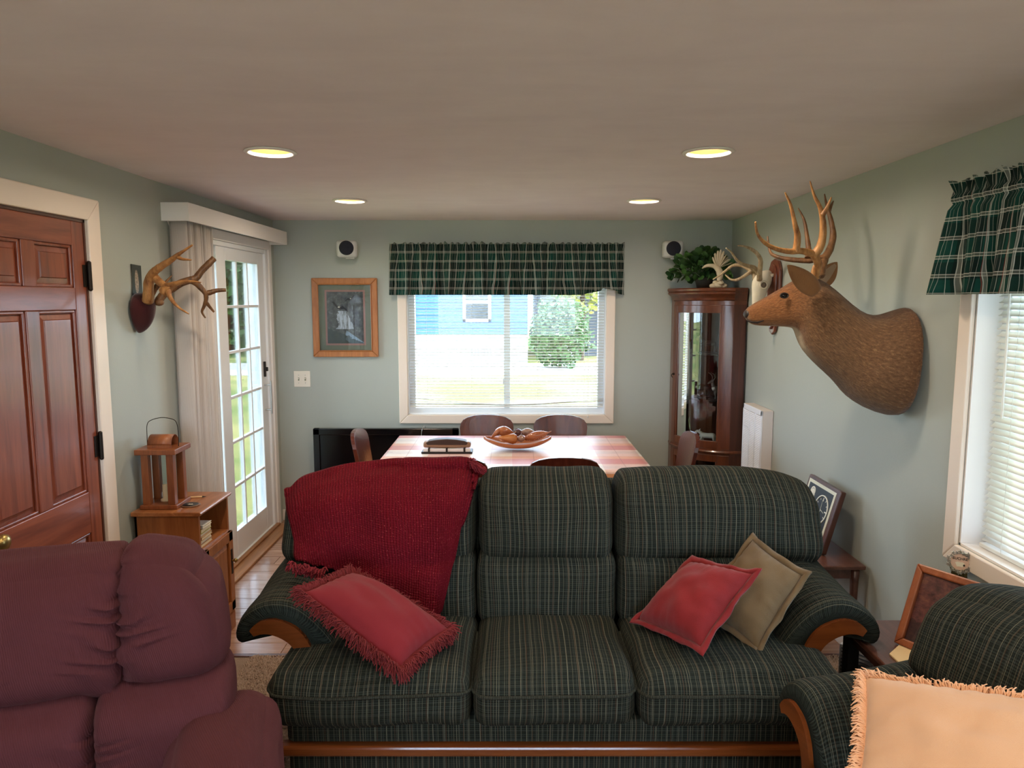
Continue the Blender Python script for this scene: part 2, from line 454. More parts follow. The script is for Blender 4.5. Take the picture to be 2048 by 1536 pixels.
# green plaid valance
t = NT('green_plaid_valance'); u, v_, _ = t.sep(t.uv()); uv = t.uv()
u = t.math('ADD', u, t.math('MULTIPLY', t.math('SUBTRACT', t.noise(t.map(uv, (6, 2, 1)), 2, 2), .5), .05))
c = t.mix(t.noise(uv, 20, 2), S(10, 52, 46), S(16, 68, 58))
bk = t.line(v_, .136, .062, .2); c = t.mix(t.math('MULTIPLY', bk, .6), c, S(10, 26, 26))
bk = t.line(u, .15, .07, .1); c = t.mix(t.math('MULTIPLY', bk, .6), c, S(14, 20, 20))
for per, wd, of, st in ((.075, .010, .4, .16), (.075, .002, .34, .5), (.075, .002, .46, .5), (.075, .0013, .7, .4), (.075, .0013, .1, .4), (.075, .0012, .85, .3)):
    c = t.mix(t.math('MULTIPLY', t.line(u, per, wd, of), st), c, S(220, 224, 214))
for per, wd, of, st in ((.066, .011, .5, .08), (.066, .0022, .42, .5), (.066, .0022, .58, .5)):
    c = t.mix(t.math('MULTIPLY', t.line(v_, per, wd, of), st), c, S(226, 224, 210))
c = t.mix(t.math('MULTIPLY', t.line(u, .15, .002, .4), .5), c, S(150, 60, 52))
M['valance'] = t.done(c, .9, 0, t.bump(t.noise(uv, 500, 2), .2, .002), .2)
# tablecloth checks in rose, cream and apricot (object metres)
t = NT('check_tablecloth'); u, v_, _ = t.sep(t.uv())
wx = t.math('ADD', u, t.math('MULTIPLY', t.math('SUBTRACT', t.noise(t.uv(), 2, 2), .5), .01))
def band(c_, per, a, b_):
    f_ = t.math('FRACT', t.math('ADD', t.math('DIVIDE', c_, per), 10.0))
    return t.math('MULTIPLY', t.math('GREATER_THAN', f_, a), t.math('LESS_THAN', f_, b_))
c = t.mix(t.noise(t.uv(), 18, 4, .6), S(226, 214, 204), S(240, 230, 220))
c = t.mix(t.math('MULTIPLY', band(wx, .52, .0, .5), .45), c, S(208, 120, 116))
c = t.mix(t.math('MULTIPLY', band(v_, .4, .1, .45), .62), c, S(190, 70, 76))
c = t.mix(t.math('MULTIPLY', band(v_, .4, .45, .62), .6), c, S(222, 150, 110))
c = t.mix(t.math('MULTIPLY', band(v_, .4, .8, 1.0), .25), c, S(170, 170, 172))
st = t.math('GREATER_THAN', t.noise(t.map(t.uv(), (5, 26, 1)), 3, 4, .7), .62)
c = t.mix(t.math('MULTIPLY', st, .35), c, S(150, 40, 54))
c = t.mix(t.math('MULTIPLY', t.line(wx, .26, .006), .35), c, S(150, 100, 96))
c = t.mix(t.math('MULTIPLY', t.line(v_, .1, .004), .3), c, S(160, 110, 104))
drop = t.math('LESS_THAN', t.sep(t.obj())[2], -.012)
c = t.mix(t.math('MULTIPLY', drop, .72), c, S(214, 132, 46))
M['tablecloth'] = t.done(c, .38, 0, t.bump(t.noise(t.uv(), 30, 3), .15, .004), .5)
# odds and ends
M['black_gloss'] = plain('black_gloss_plastic', S(10, 10, 12), .15)
M['screen'] = plain('dark_screen', S(6, 7, 9), .12)
M['black'] = plain('black_plastic', S(20, 20, 22), .45)
M['navy'] = plain('dark_speaker_grille', S(26, 28, 44), .8, bump=.4, bs=900)
M['silver'] = plain('silver_plastic', S(206, 206, 204), .35)
M['chrome'] = plain('brushed_nickel', S(190, 188, 184), .3, .9)
M['brass'] = plain('brass', S(176, 150, 92), .3, .9)
M['iron'] = plain('dark_iron', S(44, 36, 30), .45, .7)
M['almond'] = plain('almond_switch_plastic', S(236, 228, 212), .35)
M['heater'] = plain('white_enamel', S(238, 238, 242), .35)
M['heater_side'] = plain('heater_side_enamel', S(226, 214, 206), .4)
M['slot'] = plain('dark_slot', S(120, 124, 140), .7)
M['bulb'] = NT('warm_bulb').done(S(255, 240, 214), .4, Emission_Color=(1, .78, .45, 1), Emission_Strength=9)
M['can'] = plain('gold_reflector', S(238, 214, 160), .3, .4)
M['maroon_felt'] = cloth('maroon_felt', S(66, 22, 24), 400, .06, .3)
def antler(name, dark, light):
    t = NT(name); o = t.obj()
    f = t.noise(t.map(o, (40, 40, 12)), 1, 4, .7); c = t.ramp(f, [(.3, dark), (.68, light)])
    return t.done(c, .45, 0, t.bump(f, .4, .004), .4)
M['antler_a'] = antler('antler_amber', S(110, 64, 30), S(196, 142, 86))
M['antler_b'] = antler('antler_brown', S(64, 42, 26), S(140, 98, 62))
M['antler_c'] = antler('antler_pale', S(116, 92, 62), S(204, 182, 146))
M['bone'] = plain('bleached_bone', S(228, 218, 196), .55, var=.1, vs=30, bump=.3, bs=90)
M['bone_dark'] = plain('skull_hollow', S(112, 96, 78), .8)
t = NT('deer_hide'); uv = t.uv(); u, v_, _ = t.sep(uv); o = t.obj()
fleck = t.noise(t.map(uv, (46, 130, 1)), 1.0, 4, .7); mott = t.noise(o, 7, 4, .65); wave = t.noise(t.map(o, (16, 16, 40), rot=(0, .5, 0)), 1.3, 4, .7, .8)
body = t.mix(mott, S(104, 66, 38), S(136, 104, 76))
head = t.ramp(u, [(.0, S(92, 58, 34)), (.035, S(176, 138, 100)), (.08, S(164, 102, 50)), (.3, S(156, 94, 44)), (.46, S(132, 90, 54)), (.62, S(118, 88, 60)), (.86, S(112, 82, 56)), (1, S(104, 60, 32))])
c = t.mix(.55, body, head)
back = t.math('LESS_THAN', t.math('ABSOLUTE', t.math('SUBTRACT', t.math('ABSOLUTE', t.math('SUBTRACT', v_, .5)), .5)), t.math('ADD', .07, t.math('MULTIPLY', t.math('SUBTRACT', mott, .5), .12)))
c = t.mix(t.math('MULTIPLY', back, .45), c, S(84, 50, 28))
c = t.mix(t.ramp(fleck, [(.36, (.6, .6, .6, 1)), (.54, (0, 0, 0, 1))]), c, S(70, 46, 30))
c = t.mix(t.ramp(fleck, [(.56, (0, 0, 0, 1)), (.74, (.42, .42, .42, 1))]), c, S(196, 160, 118))
c = t.mix(t.ramp(wave, [(.52, (0, 0, 0, 1)), (.72, (.35, .35, .35, 1))]), c, S(78, 54, 38))
pale = t.math('MULTIPLY', t.math('LESS_THAN', t.math('ABSOLUTE', t.math('SUBTRACT', v_, .5)), t.math('ADD', .05, t.math('MULTIPLY', t.math('SUBTRACT', mott, .5), .1))), t.math('LESS_THAN', u, .6))
pf = t.math('MULTIPLY', t.math('SUBTRACT', t.math('ADD', .075, t.math('MULTIPLY', t.math('SUBTRACT', mott, .5), .1)), t.math('ABSOLUTE', t.math('SUBTRACT', v_, .5))), 14.0)
pf = t.math('MINIMUM', t.math('MAXIMUM', pf, 0.0), .6); pg = t.math('MINIMUM', t.math('MAXIMUM', t.math('MULTIPLY', t.math('SUBTRACT', .62, u), 8.0), 0.0), 1.0)
c = t.mix(t.math('MULTIPLY', pf, pg), c, S(206, 184, 150))
M['hide'] = t.done(c, .85, 0, t.bump(t.math('ADD', fleck, wave), .7, .006), .2, Sheen_Weight=.15)
M['hide_plain'] = cloth('deer_ear_hide', S(134, 92, 56), 160, .2, .2)
M['hide_edge'] = plain('cut_edge_fur', S(96, 62, 38), .9, var=.3, vs=40)
M['hide_ear_in'] = cloth('deer_ear_inner', S(150, 122, 96), 160, .2, .2)
M['hide_pale'] = cloth('deer_pale_fur', S(206, 176, 138), 160, .1, .2)
M['hide_dark'] = plain('deer_nose', S(38, 28, 24), .5)
M['mouth'] = plain('deer_mouth_line', S(34, 24, 20), .9)
M['eye'] = plain('glass_eye', S(16, 10, 8), .05)
def leafm(name, a, b, tr=0.0):
    t = NT(name); return t.done(t.mix(t.rand(), a, b), .5, 0, None, .4)
M['leaf'] = leafm('silk_leaf', S(30, 62, 30), S(76, 116, 56))
M['pot'] = plain('dark_pot', S(46, 40, 34), .6)
M['resin'] = plain('cream_resin', S(206, 190, 162), .6, var=.15, vs=40, bump=.3, bs=120)
M['porcelain'] = plain('white_porcelain', S(220, 212, 200), .35, var=.08, vs=60)
M['fig_dark'] = plain('dark_bronze_figurine', S(64, 48, 44), .4, var=.3, vs=50)
M['fig_grey'] = plain('grey_resin_figurine', S(120, 108, 100), .5, var=.3, vs=60)
M['straw'] = plain('woven_straw', S(196, 146, 92), .8, var=.25, vs=80, bump=.6, bs=240)
for nm, a, b in (('gourd1', S(132, 66, 34), S(186, 112, 66)), ('gourd2', S(150, 80, 36), S(190, 120, 60)), ('gourd3', S(70, 38, 36), S(110, 64, 56)), ('gourd4', S(120, 86, 72), S(170, 134, 116))):
    M[nm] = wood(nm + '_carved', a, b, 0, 16, .25, .5, 6)
M['paper'] = plain('paper_pages', S(226, 206, 168), .8, var=.06, vs=60)
M['book_a'] = plain('book_cover_olive', S(150, 146, 40), .5)
M['book_b'] = plain('book_cover_tan', S(180, 140, 96), .5)
M['book_c'] = plain('book_cover_white', S(214, 208, 198), .5)
M['book_d'] = plain('book_cover_brown', S(120, 84, 60), .5)
M['gold'] = plain('gold_plate', S(222, 216, 190), .3, .1)
M['ink'] = plain('black_ink', S(14, 14, 18), .5)
M['ivory'] = plain('ivory_print', S(236, 230, 210), .5)
M['pewter'] = plain('pewter', S(186, 180, 168), .28, .9)
M['olive_metal'] = plain('bronze_leaf_metal', S(104, 96, 62), .4, .7)
M['pink_plate'] = plain('trophy_plate', S(224, 190, 168), .4)
M['cream_card'] = plain('cream_card', S(232, 200, 150), .7)
M['mat_board'] = plain('sage_mat_board', S(132, 136, 112), .8, var=.1, vs=10)
M['mat_pink'] = plain('dusty_pink_mat', S(186, 138, 126), .8)
M['tan_punch'] = plain('tan_metal', S(150, 118, 94), .35)
M['grey_pad'] = plain('brown_grip', S(62, 46, 38), .5)
# the waterfall print
t = NT('waterfall_print'); u, v_, _ = t.sep(t.uv()); uv = t.uv()
n1 = t.noise(t.map(uv, (5, 6, 1)), 1.6, 6, .7); n2 = t.noise(t.map(uv, (16, 4, 1), rot=(0, 0, .5)), 1.2, 5, .7)
c = t.ramp(n1, [(.3, S(52, 58, 60)), (.55, S(98, 102, 98)), (.72, S(160, 164, 160))])
cx = t.math('ADD', .42, t.math('MULTIPLY', t.math('SUBTRACT', .62, v_), .22))
wd = t.math('ADD', .10, t.math('MULTIPLY', t.math('SUBTRACT', .66, v_), .35))
d_ = t.math('ABSOLUTE', t.math('SUBTRACT', t.math('ADD', u, t.math('MULTIPLY', t.math('SUBTRACT', n1, .5), .35)), cx))
fall = t.math('MULTIPLY', t.math('LESS_THAN', d_, wd), t.math('MULTIPLY', t.math('LESS_THAN', v_, .63), t.math('GREATER_THAN', v_, .28)))
c = t.mix(t.math('MULTIPLY', fall, t.ramp(n2, [(.36, (.1, .1, .1, 1)), (.55, (1, 1, 1, 1))])), c, S(214, 222, 228))
d2 = t.math('ABSOLUTE', t.math('SUBTRACT', t.math('ADD', v_, t.math('MULTIPLY', t.math('SUBTRACT', u, .5), .5)), .17))
riv = t.math('MULTIPLY', t.math('LESS_THAN', d2, .1), t.math('GREATER_THAN', t.math('ADD', u, t.math('MULTIPLY', n1, .3)), .66))
c = t.mix(t.math('MULTIPLY', riv, t.math('MULTIPLY', n2, 1.4)), c, S(176, 206, 228))
fg = t.math('LESS_THAN', t.math('ADD', v_, t.math('MULTIPLY', n1, .22)), t.math('SUBTRACT', .42, t.math('MULTIPLY', u, .3)))
c = t.mix(t.math('MULTIPLY', fg, .75), c, S(52, 70, 62))
M['print'] = t.done(c, .5)
t = NT('autumn_photo_print'); uv = t.uv()
n1 = t.noise(t.map(uv, (5, 6, 1)), 1.5, 6, .7)
c = t.ramp(n1, [(.28, S(48, 26, 30)), (.5, S(118, 66, 62)), (.64, S(146, 90, 70)), (.78, S(176, 126, 108))])
u, v_, _ = t.sep(uv)
dv = t.math('LESS_THAN', v_, t.math('ADD', .16, t.math('MULTIPLY', n1, .3))); c = t.mix(t.math('MULTIPLY', dv, .7), c, S(40, 22, 26))
M['photo'] = t.done(c, .35)
t = NT('portrait_card_print'); u, v_, _ = t.sep(t.uv()); n1 = t.noise(t.map(t.uv(), (6, 10, 1)), 1.5, 5, .7)
du = t.math('ABSOLUTE', t.math('SUBTRACT', u, .47))
dv = t.math('SUBTRACT', v_, .44); fig = t.math('LESS_THAN', t.math('ADD', t.math('ADD', t.math('MULTIPLY', t.math('MULTIPLY', du, du), 22.0), t.math('MULTIPLY', t.math('MULTIPLY', dv, dv), 5.5)), t.math('MULTIPLY', t.math('SUBTRACT', n1, .5), 1.6)), .85)
c = t.mix(t.math('MULTIPLY', fig, t.ramp(n1, [(.35, (.15, .15, .15, 1)), (.65, (1, 1, 1, 1))])), S(26, 28, 26), S(196, 170, 148))
M['card'] = t.done(c, .4)
# outdoors
M['siding'] = plain('blue_siding', S(62, 98, 150), .7)
M['found'] = plain('pale_foundation', S(168, 164, 158), .9, var=.06, vs=2)
M['roof'] = plain('grey_shingle', S(110, 108, 106), .9, var=.2, vs=6)
t = NT('summer_lawn'); p = t.pos(); f = t.noise(p, .35, 4, .6); g = t.noise(p, 14, 3)
c = t.mix(t.ramp(f, [(.4, (0, 0, 0, 1)), (.62, (1, 1, 1, 1))]), S(96, 112, 56), S(158, 146, 92)); c = t.mix(t.math('MULTIPLY', g, .4), c, S(84, 100, 52))
M['lawn'] = t.done(c, .95, spec=.1)
M['gravel'] = plain('pale_driveway', S(176, 168, 156), .95, var=.08, vs=3)
M['bush'] = leafm('bush_leaf', S(52, 82, 38), S(112, 132, 66))
M['tree_y'] = leafm('yellow_green_leaf', S(128, 146, 52), S(196, 186, 84))
M['tree_g'] = leafm('tree_leaf', S(44, 76, 36), S(100, 130, 66))
M['bark'] = plain('bark', S(84, 66, 52), .95, var=.3, vs=12)
M['shade_pane'] = plain('shade_and_pane_grey', S(86, 88, 96), .8)  # wall grey darkened to stand for a shaded recess; also tints a pane
M['concrete'] = plain('concrete', S(176, 172, 164), .9, var=.1, vs=4)
# ------------------------------------------------------------------ room shell
LIGHTS = [(x, y) for y in (4.41, 2.985, 1.395, 0.1, -1.35) for x in (-0.965, 0.785)]  # the two rows behind the camera are added to light the unseen room
def wall(name, axis, c0, c1, a0, a1, z0, z1, holes):
    As = sorted({a0, a1, *[h[0] for h in holes], *[h[1] for h in holes]}); Zs = sorted({z0, z1, *[h[2] for h in holes], *[h[3] for h in holes]})
    m = MB()
    for i in range(len(As) - 1):
        for k in range(len(Zs) - 1):
            am, zm = (As[i] + As[i + 1]) / 2, (Zs[k] + Zs[k + 1]) / 2
            if any(h[0] < am < h[1] and h[2] < zm < h[3] for h in holes): continue
            if axis == 'y': m.box((As[i], c0, Zs[k]), (As[i + 1], c1, Zs[k + 1]))
            else: m.box((c0, As[i], Zs[k]), (c1, As[i + 1], Zs[k + 1]))
    return struct(m.build(name, M['wall']))
WX0, WX1 = aY(815, 700, BY).x, aY(1211, 700, BY).x
WZ0, WZ1 = aY(1000, 829, BY).z, 2.0
RWY0, RWY1, RWZ0, RWZ1 = 1.30, 2.575, 0.81, 2.0
DY0, DY1, DZ1 = 2.30, 3.065, 2.03
SY0, SY1, SZ1 = 3.85, 5.33, 2.06
wall('wall_back', 'y', BY, BY + .14, LX - .14, RX + .14, 0, CZ, [(WX0, WX1, WZ0, WZ1)])
wall('wall_left', 'x', LX - .14, LX, RY, BY, 0, CZ, [(DY0, DY1, 0, DZ1), (SY0, SY1, 0, SZ1)])
wall('wall_right', 'x', RX, RX + .14, RY, BY, 0, CZ, [(RWY0, RWY1, RWZ0, RWZ1)])
wall('wall_rear', 'y', RY - .14, RY, LX - .14, RX + .14, 0, CZ, [(-1.45, 1.25, .6, 2.1)])  # opening added for the rear fill lamp
# ceiling with real round cut-outs for the cans
m = MB(); hs = .15
xs = sorted({LX - .14, RX + .14, *[x + d for x, y in LIGHTS for d in (-hs, hs)]}); ys = sorted({RY - .14, BY + .14, *[y + d for x, y in LIGHTS for d in (-hs, hs)]})
for i in range(len(xs) - 1):
    for j in range(len(ys) - 1):
        cx, cy = (xs[i] + xs[i + 1]) / 2, (ys[j] + ys[j + 1]) / 2
        if any(abs(cx - x) < .01 and abs(cy - y) < .01 for x, y in LIGHTS):
            n = 32; inn = [V((cx + .082 * math.cos(2 * math.pi * k / n), cy + .082 * math.sin(2 * math.pi * k / n), CZ)) for k in range(n)]
            out = []
            for k in range(n):
                a = 2 * math.pi * k / n; q = hs / max(abs(math.cos(a)), abs(math.sin(a)))
                out.append(V((cx + q * math.cos(a), cy + q * math.sin(a), CZ)))
            m.add(inn + out, [(k, (k + 1) % n, n + (k + 1) % n, n + k) for k in range(n)])
        else:
            m.add([V((xs[i], ys[j], CZ)), V((xs[i + 1], ys[j], CZ)), V((xs[i + 1], ys[j + 1], CZ)), V((xs[i], ys[j + 1], CZ))], [(3, 2, 1, 0)])
m.box((LX - .14, RY - .14, CZ + .16), (RX + .14, BY + .14, CZ + .3))
struct(m.build('ceiling', M['ceiling']))
# recessed lights
CAN_LABELS = {(-0.965, 4.41): 'recessed ceiling light over the dining table nearest the glass door', (0.785, 4.41): 'recessed ceiling light over the dining table nearest the corner cabinet',
        (-0.965, 2.985): 'recessed ceiling light above the maroon throw end of the sofa', (0.785, 2.985): 'recessed ceiling light near the deer antlers',
        (-0.965, 1.395): 'recessed ceiling light cut off at the top left of the picture', (0.785, 1.395): 'recessed ceiling light cut off at the top right of the picture',
        (-0.965, .1): 'added recessed ceiling light behind the camera on the door side', (0.785, .1): 'added recessed ceiling light behind the camera on the blinds side',
        (-0.965, -1.35): 'added recessed ceiling light near the rear wall on the door side', (0.785, -1.35): 'added recessed ceiling light near the rear wall on the blinds side'}
can0 = None
for (x, y) in LIGHTS:
    if can0 is None:
        can0 = thing('recessed_light', CAN_LABELS[(x, y)], 'ceiling light', (x, y, CZ), 0, 'recessed ceiling lights')
        MB().lathe([(.081, .0), (.100, -.0005), (.103, -.004), (.099, -.008), (.086, -.009), (.081, -.004)], 40, caps=False).build('trim_ring', M['white'], can0)
        MB().lathe([(.0815, -.004), (.079, .03), (.074, .07), (.06, .10), (.02, .115)], 32, caps=False).build('reflector', M['can'], can0)
        MB().lathe([(.004, .052), (.03, .055), (.046, .066), (.05, .08), (.03, .10), (.014, .112)], 24).build('bulb', M['bulb'], can0)
        o = can0
    else:
        o = copy_tree(can0); o.location = (x, y, CZ); o['label'] = CAN_LABELS[(x, y)]
    lamp('can_lamp', 'AREA', (x, y, CZ + .004), (0, 0, 0), 5.2, (1.0, 0.83, 0.64), shape='DISK', size=.13)
# ------------------------------------------------------------------ floor: boards in the dining end, carpet in front
FB = 3.31
fl = struct(B((LX - .14, FB, -.1), (RX + .14, BY + .14, -.012)).build('floor', M['threshold']))
rows = 16; wdt = (BY - FB) / rows; blanks = {}
for r in range(rows):
    x = LX - rnd.uniform(0, .9)
    while x < RX:
        L = rnd.choice((.95, 1.2)); x0, x1 = max(x, LX), min(x + L, RX)
        if x1 - x0 > .02:
            k = round(x1 - x0, 3)
            if k not in blanks:
                blanks[k] = MB().hexa([V((.0006, .0006, -.012)), V((k - .0006, .0006, -.012)), V((k - .0006, wdt - .0006, -.012)), V((.0006, wdt - .0006, -.012)),
                                       V((.002, .002, 0)), V((k - .002, .002, 0)), V((k - .002, wdt - .002, 0)), V((.002, wdt - .002, 0))]).build('plank', M['plank'], fl)
                o = blanks[k]
            else:
                o = blanks[k].copy(); C.objects.link(o)
            o.location = (x0, FB + r * wdt, 0)
        x += L
struct(B((LX - .14, RY - .14, -.1), (RX + .14, FB, 0.0)).build('floor_carpet', M['carpet']))
m = MB(); rt = random.Random(3)
def tufts(x0, x1, y0, y1, k):
    for _ in range(k):
        x, y = rt.uniform(x0, x1), rt.uniform(y0, y1); r = rt.uniform(.0025, .0045); h = rt.uniform(.007, .013); a = rt.uniform(0, 6.28)
        dx, dy = rt.uniform(-.004, .004), rt.uniform(-.004, .004)
        b = [V((x + r * math.cos(a + q * 2.094), y + r * math.sin(a + q * 2.094), -.001)) for q in range(3)]
        t_ = [p + V((dx, dy, h)) for p in b]
        m.add(b + t_, [(0, 1, 4, 3), (1, 2, 5, 4), (2, 0, 3, 5), (3, 4, 5)], None, True)
tufts(-1.25, -.74, 2.0, FB - .005, 16000); tufts(1.12, 1.62, 2.5, FB - .005, 9000)
o = stuff(m.build('carpet_pile', M['tuft'])); tag(o, 'nubby beige carpet pile in front of the wood floor', 'carpet')
struct(MB().box((LX, FB - .012, 0), (RX, FB + .02, .006)).build('trim_1', M['dark_table'], bev=.003))
# baseboards
struct(MB().box((LX, BY - .014, 0), (RX, BY, .085)).build('baseboard_back', M['white'], bev=.004))
struct(MB().box((LX, RY, 0), (LX + .014, DY0 - .1, .085)).box((LX, DY1 + .1, 0), (LX + .014, SY0 - .08, .085)).build('baseboard_left', M['white'], bev=.004))
struct(MB().box((RX - .014, RY, 0), (RX, 4.4, .085)).build('baseboard_right', M['white'], bev=.004))
def frame4(fr, a0, a1, z0, z1, wl, wb, wt, d0, d1):
    m = MB()
    for (p0, q0, p1, q1) in ((a0, z0, a0 + wl, z1), (a1 - wl, z0, a1, z1), (a0 + wl, z0, a1 - wl, z0 + wb), (a0 + wl, z1 - wt, a1 - wl, z1)):
        m.prism([(p0, q0), (p1, q0), (p1, q1), (p0, q1)], d0, d1, fr)
    return m
# ------------------------------------------------------------------ window_1 (back)
def casing4(root, fr, a0, a1, z0, z1, w_, mat, sides='lrtb', th=.018):
    """mitred casing boards; fr(a, z, d)"""
    Q = {'l': [(a0 - w_, z0 - w_), (a0, z0), (a0, z1), (a0 - w_, z1 + w_)], 'r': [(a1, z0), (a1 + w_, z0 - w_), (a1 + w_, z1 + w_), (a1, z1)],
         't': [(a0 - w_, z1 + w_), (a0, z1), (a1, z1), (a1 + w_, z1 + w_)], 'b': [(a0 - w_, z0 - w_), (a1 + w_, z0 - w_), (a1, z0), (a0, z0)]}
    for s_ in sides: MB().prism(Q[s_], 0, th, fr).build('casing', mat, root, world=True, bev=.005)
w1 = struct(thing('window_1', loc=((WX0 + WX1) / 2, BY, WZ0)))
casing4(w1, lambda a, z, d: V((a, BY - d, z)), WX0, WX1, WZ0, WZ1, .068, M['cream_trim'])
fw = .05
frame4(lambda a, z, d: V((a, BY + d, z)), WX0, WX1, WZ0, WZ1, fw, .045, fw, .05, .12).build('window_frame', M['vinyl'], w1, world=True)
MB().box((WX0, BY, WZ0), (WX1, BY + .05, WZ0 + .006)).box((WX0, BY, WZ0), (WX0 + .006, BY + .05, WZ1)).box((WX1 - .006, BY, WZ0), (WX1, BY + .05, WZ1)).build('jamb_liner', M['vinyl'], w1, world=True)
cxm = aY(1014, 700, BY + .08).x
MB().box((cxm - .024, BY + .055, WZ0 + .04), (cxm + .024, BY + .1, WZ1 - .04)).build('mullion', M['vinyl'], w1, world=True, bev=.004)
MB().box((cxm - .034, BY + .045, 1.06), (cxm - .018, BY + .056, 1.1)).build('latch', M['vinyl'], w1, world=True, bev=.003)
for a, b in ((WX0 + fw, cxm - .02), (cxm + .02, WX1 - fw)):
    MB().box((a, BY + .075, WZ0 + .04), (b, BY + .079, WZ1 - fw)).build('pane', M['glass'], w1, world=True)
# ------------------------------------------------------------------ window_2 (right wall)
w2 = struct(thing('window_2', loc=(RX, (RWY0 + RWY1) / 2, RWZ0)))
casing4(w2, lambda a, z, d: V((RX - d, a, z)), RWY0, RWY1, RWZ0, RWZ1, .07, M['cream_trim'])
MB().box((RX, RWY0, RWZ0), (RX + .1, RWY1, RWZ0 + .008)).box((RX, RWY1 - .008, RWZ0), (RX + .1, RWY1, RWZ1)).box((RX, RWY0, RWZ0), (RX + .1, RWY0 + .008, RWZ1)).box((RX, RWY0, RWZ1 - .008), (RX + .1, RWY1, RWZ1)).build('jamb_liner', M['white'], w2, world=True)
MB().box((RX + .09, RWY0, RWZ0), (RX + .14, RWY0 + .05, RWZ1)).box((RX + .09, RWY1 - .05, RWZ0), (RX + .14, RWY1, RWZ1)).box((RX + .09, RWY0, RWZ0), (RX + .14, RWY1, RWZ0 + .05)).box((RX + .09, RWY0, RWZ1 - .05), (RX + .14, RWY1, RWZ1)).box((RX + .09, 1.91, RWZ0), (RX + .14, 1.96, RWZ1)).build('window_frame', M['vinyl'], w2, world=True, bev=.004)
for a, b in ((RWY0 + .05, 1.91), (1.96, RWY1 - .05)):
    MB().box((RX + .112, a, RWZ0 + .05), (RX + .116, b, RWZ1 - .05)).build('pane', M['glass'], w2, world=True)
# ------------------------------------------------------------------ added_rear_window (unseen, added in the rear wall for the fill lamp)
w3 = struct(thing('added_rear_window', loc=(-.1, RY, .6)))
casing4(w3, lambda a, z, d: V((a, RY + d, z)), -1.45, 1.25, .6, 2.1, .07, M['cream_trim'])
MB().box((-1.45, RY - .1, .6), (-1.4, RY - .04, 2.1)).box((1.2, RY - .1, .6), (1.25, RY - .04, 2.1)).box((-1.45, RY - .1, .6), (1.25, RY - .04, .65)).box((-1.45, RY - .1, 2.05), (1.25, RY - .04, 2.1)).box((-.13, RY - .1, .6), (-.07, RY - .04, 2.1)).build('window_frame', M['vinyl'], w3, world=True)
for a, b in ((-1.4, -.13), (-.07, 1.2)): MB().box((a, RY - .072, .65), (b, RY - .068, 2.05)).build('pane', M['glass'], w3, world=True)
# ------------------------------------------------------------------ door_1: six-panel stained door
d1 = struct(thing('door_1', loc=(LX, (DY0 + DY1) / 2, 0)))
XF = LX + .004; T = .036
ya, yb = DY0 + .012, DY1 - .012; z_top = DZ1 - .012
cols = [(2.425, 2.662), (2.735, 2.972)]; rws = [(.2, .725), (.90, 1.66), (1.75, 1.92)]
def bit(name, y0, y1, z0, z1, mat, x1=XF): return MB().box((x1 - T, y0, z0), (x1, y1, z1)).build(name, mat, d1, world=True, bev=.003)
bit('stile', ya, cols[0][0], .01, z_top, M['door_wood']); bit('stile', cols[1][1], yb, .01, z_top, M['door_wood'])
zz = [.01] + [q for r in rws for q in r] + [z_top]
for k in range(0, 8, 2): bit('rail', cols[0][0], cols[1][1], zz[k], zz[k + 1], M['door_rail'])
for (z0, z1) in rws:
    bit('mullion', cols[0][1], cols[1][0], z0, z1, M['door_wood'])
    for (y0, y1) in cols:
        m = MB(); rec = XF - .016; inset = .035
        m.box((rec - .012, y0, z0), (rec - .004, y1, z1))
        o_ = [(y0, z0), (y1, z0), (y1, z1), (y0, z1)]; i_ = [(y0 + inset, z0 + inset), (y1 - inset, z0 + inset), (y1 - inset, z1 - inset), (y0 + inset, z1 - inset)]; j_ = [(y0 + inset + .003, z0 + inset + .003), (y1 - inset - .003, z0 + inset + .003), (y1 - inset - .003, z1 - inset - .003), (y0 + inset + .003, z1 - inset - .003)]
        m.loft([[V((rec - .004, a, b)) for a, b in o_], [V((rec + .006, a, b)) for a, b in i_], [V((rec + .011, a, b)) for a, b in j_]], True, False)
        m.build('panel', M['door_wood'], d1, world=True)
        mm = MB(); e = .012
        for (a0, b0, a1, b1) in ((y0, z0, y1, z0 + e), (y0, z1 - e, y1, z1), (y0, z0, y0 + e, z1), (y1 - e, z0, y1, z1)): mm.box((rec - .004, a0, b0), (XF - .005, a1, b1))
        mm.build('panel_moulding', M['door_wood'], d1, world=True, bev=.004)
MB().box((LX - .14, DY0, 0), (LX + .006, DY0 + .012, DZ1)).box((LX - .14, DY1 - .012, 0), (LX + .006, DY1, DZ1)).box((LX - .14, DY0, DZ1 - .012), (LX + .006, DY1, DZ1)).box((LX - .09, DY0 + .012, 0), (LX - .045, DY1 - .012, .008)).build('jamb', M['cab_dark'], d1, world=True)
casing4(d1, lambda a, z, d: V((LX + d, a, z)), DY0, DY1, -.08, DZ1, .09, M['cream_trim'], 'lrt', .022)
for z in (.25, 1.08, 1.80):
    mm = MB(); mm.tube([V((LX + .016, DY1 - .004, z - .05)), V((LX + .016, DY1 - .004, z + .05))], .0085, 12)
    mm.ball((LX + .016, DY1 - .004, z + .054), .009); mm.ball((LX + .016, DY1 - .004, z - .054), .009); mm.box((LX + .004, DY1 - .034, z - .045), (LX + .0075, DY1 - .004, z + .045))
    mm.build('hinge', M['iron'], d1, world=True)
mm = MB(); kc = V((XF, 2.375, .885))
pr = [(.030, 0), (.030, .006), (.012, .009), (.011, .03), (.02, .036), (.029, .05), (.027, .064), (.014, .072), (.002, .073)]
n = 20
mm.loft([[kc + V((z, r * math.cos(2 * math.pi * j / n), r * math.sin(2 * math.pi * j / n))) for j in range(n)] for r, z in pr]); mm.build('door_knob', M['brass'], d1, world=True)
